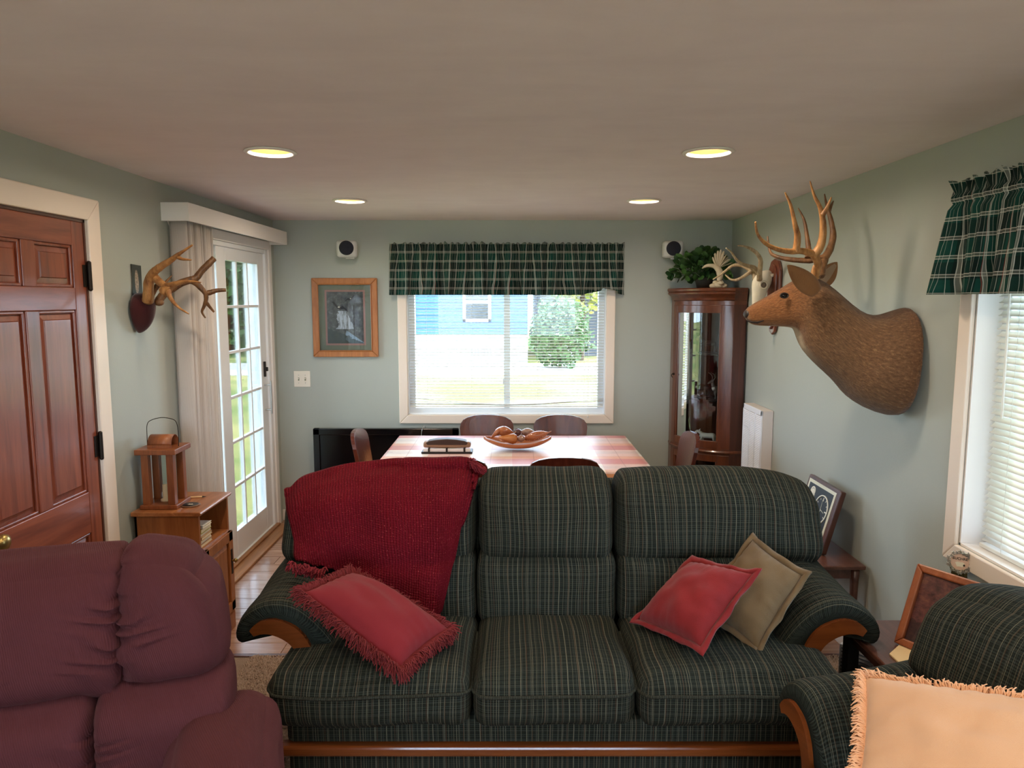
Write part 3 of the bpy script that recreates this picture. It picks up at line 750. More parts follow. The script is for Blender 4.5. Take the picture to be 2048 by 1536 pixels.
# ------------------------------------------------------------------ door_2: sliding glass door
d2 = struct(thing('door_2', loc=(LX, (SY0 + SY1) / 2, 0)))
casing4(d2, lambda a, z, d: V((LX + d, a, z)), SY0, SY1, -.06, SZ1, .062, M['white'], 'rt', .016)
MB().box((LX - .14, SY0, 0), (LX, SY0 + .03, SZ1)).box((LX - .14, SY1 - .045, 0), (LX + .004, SY1, SZ1)).box((LX - .14, SY0, SZ1 - .03), (LX, SY1, SZ1)).box((LX - .14, SY0, 0), (LX, SY1, .03)).build('track_frame', M['vinyl'], d2, world=True, bev=.003)
def panel(x, y0, y1, lite, cols_, rows_, nm):
    ly0, ly1, lz0, lz1 = lite
    p_ = MB().box((x - .04, y0, .03), (x, ly0, 2.03)).box((x - .04, ly1, .03), (x, y1, 2.03)).box((x - .04, ly0, .03), (x, ly1, lz0)).box((x - .04, ly0, lz1), (x, ly1, 2.03)).build(nm, M['vinyl'], d2, world=True, bev=.004)
    ys_ = [ly0 + (ly1 - ly0) * k / cols_ for k in range(cols_ + 1)]; zs_ = [lz0 + (lz1 - lz0) * k / rows_ for k in range(rows_ + 1)]
    for y in ys_[1:-1]: MB().box((x - .028, y - .009, lz0), (x - .004, y + .009, lz1)).build('muntin', M['vinyl'], p_, world=True, bev=.003)
    for z in zs_[1:-1]: MB().box((x - .028, ly0, z - .009), (x - .005, ly1, z + .009)).build('muntin', M['vinyl'], p_, world=True, bev=.003)
    for i in range(cols_):
        for j in range(rows_): MB().box((x - .019, ys_[i], zs_[j]), (x - .016, ys_[i + 1], zs_[j + 1])).build('pane', M['glass'], p_, world=True)
    return p_
sl = panel(LX - .012, 4.45, 5.285, (4.59, 5.165, .20, 1.95), 3, 6, 'sliding_panel')
panel(LX - .07, 3.88, 4.56, (3.98, 4.45, .20, 1.95), 1, 1, 'fixed_panel')
mm = MB(); hx = LX - .012
mm.tube([V((hx + .045, 5.215, .88)), V((hx + .045, 5.215, 1.12))], .007, 10); mm.tube([V((hx, 5.215, .91)), V((hx + .045, 5.215, .91))], .006, 8); mm.tube([V((hx, 5.215, 1.09)), V((hx + .045, 5.215, 1.09))], .006, 8)
mm.build('pull_handle', M['chrome'], sl, world=True)
MB().box((hx, 5.205, 1.15), (hx + .014, 5.225, 1.26)).box((hx + .012, 5.21, 1.19), (hx + .03, 5.22, 1.22)).build('lock', M['iron'], sl, world=True, bev=.003)
struct(MB().box((LX, SY0, 0), (LX + .115, SY1 + .03, .016)).box((LX, SY0, .016), (LX + .03, SY1, .03)).build('trim_2', M['threshold'], bev=.005))
# ------------------------------------------------------------------ horizontal blind, back window
def slat_mesh(pts_l, pts_r, wv, n=10, crown=.002):
    """thin curved slat between two end points, width vector wv"""
    rows_ = []
    nrm = (pts_r - pts_l).cross(wv).normalized()
    for k in (-1, 0, 1): rows_.append([lerp(pts_l, pts_r, i / n) + wv * (k * .5) + nrm * (crown if k == 0 else 0) for i in range(n + 1)])
    return rows_
bl = thing('window_blind', 'white horizontal slat blind with sagging bottom slats in the back window', 'blind', ((WX0 + WX1) / 2, BY + .022, WZ1))
MB().box((WX0 + .008, BY + .008, WZ1 - .03), (WX1 - .008, BY + .036, WZ1 - .002)).build('headrail', M['blind'], bl, world=True, bev=.002)
sp = .0222; z = WZ1 - .05; k = 0
src = None; xa, xb = WX0 + .012, WX1 - .012
while z > WZ0 + .115:
    if src is None:
        c0 = V(((WX0 + WX1) / 2, BY + .022, WZ1))
        src = MB().grid(slat_mesh(V((xa, BY + .022, z)) - c0, V((xb, BY + .022, z)) - c0, V((0, .0235, .0026)))).build('slat', M['blind'], bl, solid=.0006); o = src
        z_src = z
    else:
        o = src.copy(); C.objects.link(o)
    o.location = (0, 0, z - z_src); o.rotation_euler = (0, rnd.uniform(-.0015, .0015), 0)
    z -= sp; k += 1
zb = WZ0 + .07
for (zl, zr, zm) in ((zb + .052, zb + .03, -.036), (zb + .030, zb + .040, -.03), (zb + .012, zb + .030, -.015), (zb + .008, zb + .006, -.006)):
    rows_ = slat_mesh(V((xa, BY + .022, zl)), V((xb, BY + .022, zr)), V((0, .0235, .003)), 24)
    for r_ in rows_:
        for i, p in enumerate(r_): p.z += zm * math.sin(math.pi * i / 24) ** 1.5
    MB().grid(rows_).build('slat', M['blind'], bl, world=True, solid=.0006)
MB().box((xa, BY + .012, zb - .016), (xb, BY + .034, zb - .004)).build('bottom_rail', M['blind'], bl, world=True, bev=.002)
for f in (.09, .32, .66, .9):
    x = lerp(xa, xb, f); MB().tube([V((x, BY + .008, WZ1 - .03)), V((x + .001, BY + .008, zb))], .0008, 5).build('ladder_cord', M['blind'], bl, world=True)
MB().tube([V((xb - .12, BY - .022, WZ1 - .06)), V((xb - .118, BY - .022, WZ0 - .01))], .0012, 5).ball((xb - .118, BY - .022, WZ0 - .014), .005, sc_=(1, 1, 2)).build('pull_cord', M['blind'], bl, world=True)
# ------------------------------------------------------------------ horizontal blind, right window
bl2 = thing('window_blind', 'white horizontal slat blind half closed in the right hand window', 'blind', (RX + .055, (RWY0 + RWY1) / 2, RWZ1))
MB().box((RX + .035, RWY0 + .012, RWZ1 - .035), (RX + .075, RWY1 - .05, RWZ1 - .008)).build('headrail', M['blind'], bl2, world=True, bev=.002)
z = RWZ1 - .05; src = None
while z > RWZ0 + .03:
    if src is None:
        c0 = V((RX + .055, (RWY0 + RWY1) / 2, RWZ1))
        src = MB().grid(slat_mesh(V((RX + .055, RWY0 + .015, z)) - c0, V((RX + .055, RWY1 - .05, z)) - c0, V((.019, 0, .0165)), 8, .0025)).build('slat', M['blind'], bl2, solid=.0008); o = src; z_src = z
    else:
        o = src.copy(); C.objects.link(o)
    o.location = (0, 0, z - z_src); o.rotation_euler = (rnd.uniform(-.002, .002), 0, 0)
    z -= .0228
MB().box((RX + .04, RWY0 + .015, RWZ0 + .012), (RX + .068, RWY1 - .05, RWZ0 + .026)).build('bottom_rail', M['blind'], bl2, world=True, bev=.002)
for y in (1.5, 1.95, 2.41): MB().tube([V((RX + .04, y, RWZ1 - .04)), V((RX + .04, y, RWZ0 + .02))], .0009, 5).build('ladder_cord', M['blind'], bl2, world=True)
MB().tube([V((RX + .026, 2.45, RWZ1 - .04)), V((RX + .028, 2.44, 1.3))], .004, 8).build('tilt_wand', M['blind'], bl2, world=True)
# ------------------------------------------------------------------ ruffled plaid valances
def valance(name, label, a0, a1, zt, zb_, fr, seed, wave_bot=None):
    """fr(a, depth, z): a along the wall, depth away from the wall"""
    rr = random.Random(seed); N = 260; prof = [(0, 0, 0)]
    H = zt - zb_
    head, rod = .042, .036
    zs = [0, .35, .7, 1.0]
    ph = [rr.uniform(0, 6.28) for _ in range(6)]
    def fold(a, t, fine):
        L = a1 - a0; s_ = (a - a0)
        big = math.sin(s_ * 34 + ph[0] + 1.2 * math.sin(s_ * 7 + ph[1])) * .6 + math.sin(s_ * 61 + ph[2] + 1.5 * math.sin(s_ * 5)) * .4
        sm = math.sin(s_ * 150 + ph[3] + 2 * math.sin(s_ * 17)) * .6 + math.sin(s_ * 97 + ph[4]) * .4
        return big * (1 - fine) + sm * fine
    levels = []
    for k in range(6): levels.append(('head', k / 5))
    for k in range(1, 4): levels.append(('rod', k / 3))
    for k in range(1, 15): levels.append(('skirt', k / 14))
    P, UV = [], []
    for kind, t_ in levels:
        row, ur = [], []
        for i in range(N + 1):
            a = lerp(a0, a1, i / N)
            if kind == 'head':
                zz_ = zt - head * t_ + (1 - t_) * (.013 * nz(a * 30 + seed, 3) + .006 * math.sin(a * 130 + 3 * math.sin(a * 11)))
                d = .058 + .026 * (1 - t_) * fold(a, 0, .75) + .004 * (1 - t_); aa = a + (1 - t_) * .006 * math.sin(a * 70 + 1)
            elif kind == 'rod':
                zz_ = zt - head - rod * t_; d = .058 + .010 * math.sin(math.pi * t_) + .006 * fold(a, 0, 1); aa = a
            else:
                zz_ = zt - head - rod - (H - head - rod) * t_
                if wave_bot: zz_ += wave_bot((a - a0) / (a1 - a0)) * t_ ** 2
                amp = .010 + .036 * t_ ** .7
                d = .066 + amp * fold(a, t_, .45 * (1 - t_)) + .012 * t_; aa = a + .022 * t_ * math.sin(a * 36 + ph[5] + 2 * math.sin(a * 9))
                aa = (a0 + a1) / 2 + (aa - (a0 + a1) / 2) * (1 + .018 * t_)
            row.append(fr(aa, d, zz_)); ur.append(((a - a0) * 1.35, zt - zz_))
        P.append(row); UV.append(ur)
    root = thing(name, label, 'valance', fr((a0 + a1) / 2, 0, zt))
    MB().grid(P, UV).build('fabric', M['valance'], root, world=True, solid=.0012)
    mm = MB(); zr = zt - head - rod / 2
    mm.tube([fr(a0 + .01, 0, zr), fr(a0 + .01, .055, zr), fr(a1 - .01, .055, zr), fr(a1 - .01, 0, zr)], .005, 6); mm.build('curtain_rod', M['white'], root, world=True)
    return root
va, vb = aY(779, 520, BY - .07).x, aY(1248, 520, BY - .07).x
vzt, vzb = aY(1000, 486, BY - .08).z, aY(1000, 590, BY - .08).z
valance('window_valance', 'gathered green plaid valance over the back window', va, vb, vzt, vzb, lambda a, d, z: V((a, BY - .012 - d, z)), 5,
        lambda f: (.05 * max(0, 1 - abs(f - .915) / .085)))
valance('window_valance', 'gathered green plaid valance over the right hand window', RWY0 - .12, 2.645, 2.115, 1.72, lambda a, d, z: V((RX - .012 - d, a, z)), 9)
# ------------------------------------------------------------------ vertical blind of the sliding door
vb_ = thing('vertical_blind', 'white vertical blind with box valance drawn open beside the glass door', 'blind', (LX, 4.5, 2.1))
m = MB().box((LX + .125, 3.75, 2.1), (LX + .14, 5.37, 2.192)).box((LX, 3.75, 2.1), (LX + .125, 3.765, 2.192)).box((LX, 5.355, 2.1), (LX + .125, 5.37, 2.192)).box((LX, 3.765, 2.184), (LX + .125, 5.355, 2.192))
m.build('box_valance', M['white'], vb_, world=True)
MB().box((LX + .045, 3.78, 2.12), (LX + .085, 5.33, 2.15)).build('headrail', M['vinyl'], vb_, world=True)
for k in range(10):
    y = 3.80 + .036 * k; ang = R(4) if k == 0 else R(rnd.uniform(-14, 26)); wv = .089
    cx = LX + .062 + (0 if k == 0 else rnd.uniform(-.004, .01)); P, UV = [], []
    zt_, zb_ = 2.125, .045
    for zq in (zb_, .6, 1.2, zt_):
        row, ur = [], []
        for i in range(7):
            s_ = (i / 6 - .5) * wv; bow = .006 * (1 - (2 * i / 6 - 1) ** 2)
            row.append(V((cx + s_ * math.cos(ang) + bow * math.sin(ang), y + s_ * math.sin(ang) - bow * math.cos(ang), zq))); ur.append((s_ + k, zq))
        P.append(row); UV.append(ur)
    MB().grid(P, UV).build('vane', M['vane'], vb_, world=True, solid=.0012)
# ------------------------------------------------------------------ plaid seating
PL = M['plaid_sofa']
def wrinkle(p, amp=.006, sc_=7, seed=0):
    return V((nz(p.x * sc_ + seed, p.y * sc_, p.z * sc_), nz(p.x * sc_, p.y * sc_ + 31 + seed, p.z * sc_), nz(p.x * sc_, p.y * sc_, p.z * sc_ + 57 + seed))) * amp
def seating(root, inner, seats, backs, asc, tcush, seed):
    """seats, backs: x limits of the cushions; inner: half width between arms; asc: arm scale; local front at y=0 facing -y"""
    half = max(abs(seats[0]), abs(seats[-1])) - .02
    A = lambda a: inner + (a - .75) * asc
    # frame: front band, skirt and wooden rail
    xb_ = A(.90) + .01
    MB().rbox((xb_, .40, .05), .03, (30, 6, 2)).build('front_band', PL, root).location = (0, .45, .275)
    MB().rbox((xb_ - .005, .40, .085), .02, (30, 6, 2)).build('skirt', PL, root).location = (0, .455, .125)
    m = MB(); m.box((-xb_ - .012, .018, .212), (xb_ + .012, .07, .247)); m.build('wood_rail', M['sofa_wood'], root, bev=.008)
    # seat cushions
    for i in range(len(seats) - 1):
        x0, x1 = seats[i], seats[i + 1]; cx, hw = (x0 + x1) / 2, (x1 - x0) / 2 - .004
        sd = seed + i * 3.7
        def f(q, p):
            q = q + wrinkle(q + V((cx, 0, 0)), .007, 6, sd)
            if p[2] > .5: q.z -= .02 * max(0, q.y) / .3   # dips towards the back
            if p[1] < -.5: q.z += .006 * math.sin(q.x * 9 + i)
            return q
        c_ = MB().rbox((hw, .295, .092), (.045, .062, .062), (14, 10, 5), (.0, .02, .022), f).build('seat_cushion', PL, root); c_.location = (cx, .295, .402)
        dm, rv_ = (hw, .295, .092), (.045, .062, .062)
        path = [(-1, y, .4) for y in (.5, .1, -.3, -.6, -.8, -.92)] + [(-1 + .03, -.985, .4)] + [(x / 12, -1, .4) for x in range(-11, 12)] + [(1 - .03, -.985, .4)] + [(1, y, .4) for y in (-.92, -.8, -.6, -.3, .1, .5)]
        pts = [rb_point(dm, rv_, (.0, .02, .022), f, q) for q in path]
        pts = [q + V((q.x * .002 / hw, -.002, .0)) for q in pts]
        MB().tube(spline(pts, 2), .0055, 8).build('piping', PL, c_)
    # back cushions
    for i in range(len(backs) - 1):
        x0, x1 = backs[i], backs[i + 1]; cx, hw = (x0 + x1) / 2, (x1 - x0) / 2 - .003
        sd = seed + 20 + i * 2.3; endl, endr = i == 0, i == len(backs) - 2
        def f(q, p):
            q = q + wrinkle(q + V((cx, 0, 0)), .008, 6, sd)
            q.y += (q.z) * .33
            if endr and p[0] > .2: q.z -= .06 * ((p[0] - .2) / .8) ** 2.2 * (p[2] > -.9) * (.5 + .5 * p[2])
            if endl and p[0] < .1: q.z -= .075 * ((.1 - p[0]) / 1.1) ** 1.8 * (.5 + .5 * p[2])
            return q
        MB().rbox((hw, .125, .17), (.05, .105, .1), (26, 10, 14), (.0, .03, .012), f).build('back_cushion', PL, root).location = (cx, .70, .828)
        l0, l1 = max(x0, -inner - .08), min(x1, inner + .08); cx2, hw2 = (l0 + l1) / 2, (l1 - l0) / 2 - .003
        def f2(q, p):
            q = q + wrinkle(q + V((cx2, 2, 0)), .007, 6, sd); q.y += q.z * .22; return q
        MB().rbox((hw2, .10, .135), (.035, .06, .06), (12, 6, 6), (.0, .022, 0), f2).build('lumbar_cushion', PL, root).location = (cx2, .60, .575)
    bw = max(abs(backs[0]), abs(backs[-1])) - .06
    MB().rbox((bw, .06, .44), .05, (20, 4, 8), fn=lambda q, p: q + V((0, q.z * .12, 0))).build('back_panel', PL, root).location = (0, .83, .49)
    # arms: rolled pad, side panel, wooden scroll
    sec = [(.755, .455), (.79, .525), (.85, .605), (.91, .65), (.97, .668), (1.03, .66), (1.085, .63), (1.12, .59), (1.135, .545), (1.122, .512), (1.095, .505), (1.068, .528), (1.03, .555), (.985, .562), (.94, .55), (.90, .52), (.868, .48), (.84, .43), (.80, .42)]
    for sg in (-1, 1):
        rings = []; ys = [.205, .212, .235, .27, .33, .4, .5, .6, .7, .78, .80]
        ca, cz = 0.965, .585
        for k, y in enumerate(ys):
            sh = {0: .55, 1: .8, 2: .95}.get(k, 1.0); sh = .85 if k == len(ys) - 1 else sh
            r_ = []
            for j, (a, z) in enumerate(sec):
                # contract about the band's own centreline so the end is a soft pillow edge
                ia = sec[(len(sec) - j) % len(sec)]
                ma, mz = (a + ia[0]) / 2, (z + ia[1]) / 2
                a2, z2 = lerp(ma, a, sh), lerp(mz, z, sh)
                wv = wrinkle(V((a2, y * .6, z2)), .007, 9, seed + sg)
                pl = .006 * math.sin(a2 * 60 + 2 * sg) * max(0, 1 - abs(y - .25) / .08)
                r_.append(V((sg * A(a2 + wv.x), y + wv.y, z2 + wv.z + pl + .03 * max(0, (y - .4) / .4))))
            rings.append(r_ if sg > 0 else r_[::-1])
        arc = [0]
        for j in range(len(sec)): arc.append(arc[-1] + math.hypot(sec[(j + 1) % len(sec)][0] - sec[j][0], sec[(j + 1) % len(sec)][1] - sec[j][1]))
        arm = MB().loft(rings, True, True, lambda i, j: (ys[i] * 1.0, arc[j])).build('armrest', PL, root, sub=1)
        MB().rbox((.05 * asc, .31, .25), .02, (4, 8, 6), uvmode=1).build('arm_panel', PL, root).location = (sg * A(.86), .54, .28)
        cl = [(1.062, .553), (1.03, .572), (.985, .575), (.93, .552), (.892, .51), (.872, .45), (.865, .35), (.868, .2), (.87, .05)]
        hw_ = [.012, .022, .028, .03, .028, .026, .025, .025, .025]
        L_, R_ = [], []
        cs = spline([V((a, z, 0)) for a, z in cl], 4); hs_ = [interp(range(len(hw_)), hw_, k / 4) for k in range(len(cs))]
        for k, p in enumerate(cs):
            tn = (cs[min(k + 1, len(cs) - 1)] - cs[max(k - 1, 0)]).normalized(); nn = V((-tn.y, tn.x, 0))
            L_.append(p + nn * hs_[k]); R_.append(p - nn * hs_[k])
        mm = MB(); ring = lambda y, s_: None
        for k in range(len(cs) - 1):
            q = [L_[k], L_[k + 1], R_[k + 1], R_[k]]
            mm.add([V((sg * A(p.x), .192, p.y)) for p in q] + [V((sg * A(p.x), .24, p.y)) for p in q], [(0, 1, 2, 3), (7, 6, 5, 4), (0, 4, 5, 1), (2, 6, 7, 3)] + ([(3, 7, 4, 0)] if k == 0 else []))
        mm.build('wood_scroll', M['sofa_wood'], root, bev=0)
        for y in (.08, .80): MB().lathe([(.02, 0), (.025, .03), (.03, .05)], 12, (sg * (xb_ - .08), y, 0)).build('foot', M['sofa_wood'], root)
sofa = thing('sofa', 'three-seat dark green plaid sofa with wood trim on the beige carpet', 'sofa', (.16, 2.2, 0))
seating(sofa, .75, [-.962, -.292, .25, .94], [-1.09, -.30, .252, 1.09], 1.0, True, 1.3)
chair = thing('armchair', 'dark green plaid armchair in the bottom right corner holding a cream pillow', 'armchair', (.69, 1.47, 0), R(-78))
seating(chair, .27, [-.275, .275], [-.43, .43], .72, False, 8.1)
chair.scale = (.93, .93, .97)
# ------------------------------------------------------------------ maroon recliner
rec = thing('recliner', 'maroon corduroy recliner with shirred tufted back at the lower left', 'recliner', (-1.285, 1.94, -.0), R(18))
MA = M['maroon']
def shirr(q, p, seams, amp, seed, zoff):
    for s_ in seams:
        d = abs(q.x - s_)
        ph_ = (q.z + zoff) * 150 + 7 * nz(q.z * 11 + seed, s_ * 5) - d * 55
        q.y += amp * math.exp(-d / .05) * (math.sin(ph_) + .5 * math.sin(ph_ * 1.9 + 1)) * (1 if q.y < 0 else .3)
        q.y += .016 * math.exp(-d / .025) * (1 if q.y < 0 else -1)
    return q + wrinkle(q + V((seed, 0, 0)), .0055, 6, seed)
def rec_cush(name, x0, x1, z0, z1, yc, hy, lean, seams, seed, amp=.016, r=(.03, .1, .09), top_round=0):
    cx, hw, cz, hz = (x0 + x1) / 2, (x1 - x0) / 2, (z0 + z1) / 2, (z1 - z0) / 2
    def f(q, p):
        q = shirr(q, p, seams, amp, seed, cz); q.y += q.z * lean
        if top_round:
            e = (1 + p[0] * (1 if top_round > 0 else -1)) / 2; h_ = (1 + p[2]) / 2; q.z -= .045 * e * e * h_; q.x -= (1 if top_round > 0 else -1) * .05 * e * h_ * h_
        return q
    o = MB().rbox((hw, hy, hz), (.095, .115, .1) if top_round else r, (30, 6, 84) if amp > .008 else (24, 6, 50), (0, .018, .006), f).build(name, MA, rec); o.location = (cx, yc, cz); return o
rec_cush('head_pillow', -.19, .196, .63, .985, 0, .15, .30, [-.19, .19], 3)
rec_cush('head_pillow_wing', .15, .468, .63, 1.0, .004, .145, .30, [-.118], 5, top_round=.5)
rec_cush('head_pillow_wing', -.468, -.15, .63, 1.0, .004, .145, .30, [.118], 6, top_round=-.5)
rec_cush('back_pillow', -.24, .13, .40, .665, -.10, .15, .16, [-.185, .185], 7, .009)
rec_cush('back_pillow_wing', .125, .475, .40, .665, -.10, .15, .16, [-.175], 8, .009)
rec_cush('back_pillow_wing', -.475, -.235, .40, .665, -.10, .15, .16, [.12], 9, .007)
rec_cush('seat_cushion', -.30, .30, .28, .46, -.45, .33, 0, [], 11, 0, .07)
rec_cush('footrest', -.30, .30, .06, .28, -.74, .06, 0, [], 12, 0, .05)
for sg in (-1, 1):
    def f(q, p):
        q = q + wrinkle(q + V((sg, 0, 0)), .014, 5, 4 + sg)
        if p[2] > 0: q.z -= .05 * (abs(p[1] + .1)) ** 3 * p[2]
        return q
    MB().rbox((.135, .44, .27), .1, (8, 14, 8), (.02, .02, .02), f).build('armrest', MA, rec).location = (sg * .45, -.40, .31)
MB().rbox((.28, .07, .32), .06, (12, 4, 10), fn=lambda q, p: q + V((0, q.z * .25, 0))).build('back_shell', MA, rec).location = (0, .10, .42)
MB().box((-.42, -.72, .0), (.42, .08, .06)).build('base_frame', M['black'], rec)
# ------------------------------------------------------------------ throw blanket on the sofa back
from mathutils.bvhtree import BVHTree
def bvh_of(root, names):
    vs, fs = [], []
    for o in root.children:
        if o.name.split('.')[0] in names:
            Mx = ROOT[root.name] @ Matrix.Translation(o.location); b0 = len(vs)
            vs += [Mx @ v.co for v in o.data.vertices]; fs += [[b0 + k for k in q.vertices] for q in o.data.polygons]
    return BVHTree.FromPolygons(vs, fs)
BV = bvh_of(sofa, ('back_cushion', 'lumbar_cushion', 'back_panel'))
def front_y(x, z):
    h_ = BV.ray_cast(V((x, 1.8, z)), V((0, 1, 0)))[0]; return h_.y if h_ else None
def top_z(x, y):
    h_ = BV.ray_cast(V((x, y, 1.5)), V((0, 0, -1)))[0]; return h_.z if h_ else None
P, UV = [], []; NU, NV = 64, 70; TK = .023
botx = [586, 640, 700, 760, 820, 872, 884]; boty = [1126, 1142, 1175, 1205, 1226, 1238, 1222]; topx = [566, 630, 690, 750, 815, 880, 944]
cols_ = []
for i in range(NU + 1):
    s_ = i / NU; f7 = [k / 6 for k in range(7)]
    bq = aY(interp(f7, botx, s_), interp(f7, boty, s_), 2.64); tx = aY(interp(f7, topx, s_), 950, 2.93).x
    lift = .022 * max(0, s_ - .45) / .55
    prof = []
    xs = max(-.915, min(1.2, tx))
    for y in [3.10 - .02 * k for k in range(17)]:
        z_ = top_z(xs, y); 
        if z_ is None or z_ < .75: continue
        prof.append((y, z_ + TK + lift))
    if not prof: prof = [(2.95, .9)]
    zc = max(q[1] for q in prof); kc = [k for k, q in enumerate(prof) if q[1] == zc][0]
    back = [(prof[0][0] + .035, .70), (prof[0][0] + .035, prof[0][1] - .05)]
    pts_ = back + prof[:kc + 1]; yprev = prof[kc][0]; z_ = zc
    crest_i = len(pts_) - 1
    ylim = yprev
    while z_ > bq.z + .01:
        z_ -= .012; g = (zc - z_) / (zc - bq.z); xq = max(-.92, lerp(tx, bq.x, g)); y_ = front_y(xq, z_)
        y_ = ylim if y_ is None else y_
        ylim = min(ylim, y_ + .0); ylim = max(ylim, y_ - .045) if z_ < zc - .05 else ylim
        pts_.append((ylim - TK, z_))
    cols_.append((pts_, crest_i, tx, bq.x, zc, bq.z))
def resample(pts_, n_):
    L = [0]
    for a_, b_ in zip(pts_, pts_[1:]): L.append(L[-1] + math.hypot(b_[0] - a_[0], b_[1] - a_[1]))
    return [(interp(L, [q[0] for q in pts_], L[-1] * k / n_), interp(L, [q[1] for q in pts_], L[-1] * k / n_)) for k in range(n_ + 1)]
grid_ = []
for i, (pts_, ci, tx, bx, zc, bz_) in enumerate(cols_):
    rs_ = resample(pts_[:ci + 1], 18) + resample(pts_[ci:], NV - 18)[1:]
    grid_.append([V((0, y, z)) for y, z in rs_])
for _ in range(2):   # the cloth bridges small dips
    g2 = [[p.copy() for p in c_] for c_ in grid_]
    for i in range(1, NU):
        for j in range(1, NV): g2[i][j] = grid_[i][j] * .5 + (grid_[i - 1][j] + grid_[i + 1][j]) * .25
    grid_ = g2
for j in range(NV + 1):
    row, ur = [], []
    for i in range(NU + 1):
        _, _, tx, bx, zc, bz_ = cols_[i]; p = grid_[i][j].copy(); s_ = i / NU
        g = max(0, (j - 18) / (NV - 18)); p.x = lerp(tx, bx, g) + .02 * math.sin(math.pi * g) * s_
        fold_ = .011 * (1 + math.sin(p.x * 27 + 4 * g)) * g ** .7 + .010 * nz(p.x * 8, p.z * 5, 2) * (.3 + g)
        p.y -= max(0, fold_)
        if s_ < .3 and g > .82: p.y -= .035 * (1 - s_ / .3) * ((g - .82) / .18) * (1 + .35 * math.sin(s_ * 40)); p.z += .006 * math.sin(s_ * 40) * (g - .82) / .18
        row.append(p); ur.append((s_ * .86, j / NV * .95))
    P.append(row); UV.append(ur)
thr = thing('throw_blanket', 'deep red chenille throw draped over the left end of the sofa back', 'blanket', (-.55, 2.95, 1.0))
MB().grid(P, UV).build('woven_panel', M['throw'], thr, world=True, solid=.011)
# folded under-layer showing beyond the right edge of the throw
P2, UV2 = [], []
for j in range(15, 46):
    g = (j - 15) / 30; e_ = P[j][NU]; row, ur = [], []
    for i in range(6):
        f_ = i / 5; wd = .034 * math.sin(math.pi * min(1, .35 + g * .65)) ** .6
        q = e_ + V((-.03 + f_ * (wd + .03), 0, -.012 * f_ + .004 * math.sin(f_ * 9 + g * 8)))
        if j < 20: q.z = e_.z - .010 - .008 * f_
        else:
            fy_ = front_y(q.x, q.z); q.y = max(e_.y + .008, (fy_ - .010)) if fy_ is not None and fy_ < 2.95 else e_.y + .008
        row.append(q); ur.append((f_ * .06, g * .3))
    P2.append(row); UV2.append(ur)
MB().grid(P2, UV2).build('folded_edge', M['throw'], thr, world=True, solid=.008)
m = MB(); rf = random.Random(11)
def tassel(m, p, d, L, r, rr_, twist=6):
    """a bundle of yarn ends from p in direction d"""
    d = d.normalized(); a = d.orthogonal().normalized(); b = d.cross(a)
    for k in range(twist):
        an = rr_.uniform(0, 6.28); of = (a * math.cos(an) + b * math.sin(an))
        e = p + d * L * rr_.uniform(.7, 1.05) + of * L * .35 + V((0, 0, -.2 * L))
        m.tube([p + of * r * .5, lerp(p, e, .5) + of * r * 1.6 + V((0, 0, .1 * L)), e], [r * .8, r, r * .5], 4, False)
for k in range(20):
    s_ = k / 19; p = aY(lerp(938, 962, s_), lerp(922, 940, s_) + rf.uniform(-2, 2), 2.945); tassel(m, p, V((rf.uniform(.2, 1), -.2, rf.uniform(-.8, .3))), .03, .004, rf, 4)
for k in range(34):
    s_ = k / 33; p = aY(lerp(584, 648, s_), lerp(1128, 1142, s_) + rf.uniform(-3, 3), 2.60); tassel(m, p, V((rf.uniform(-.6, .6), -.8, rf.uniform(-.5, .1))), .034, .004, rf, 4)
stuff(m.build('fringe', M['throw_fringe'], thr, world=True))
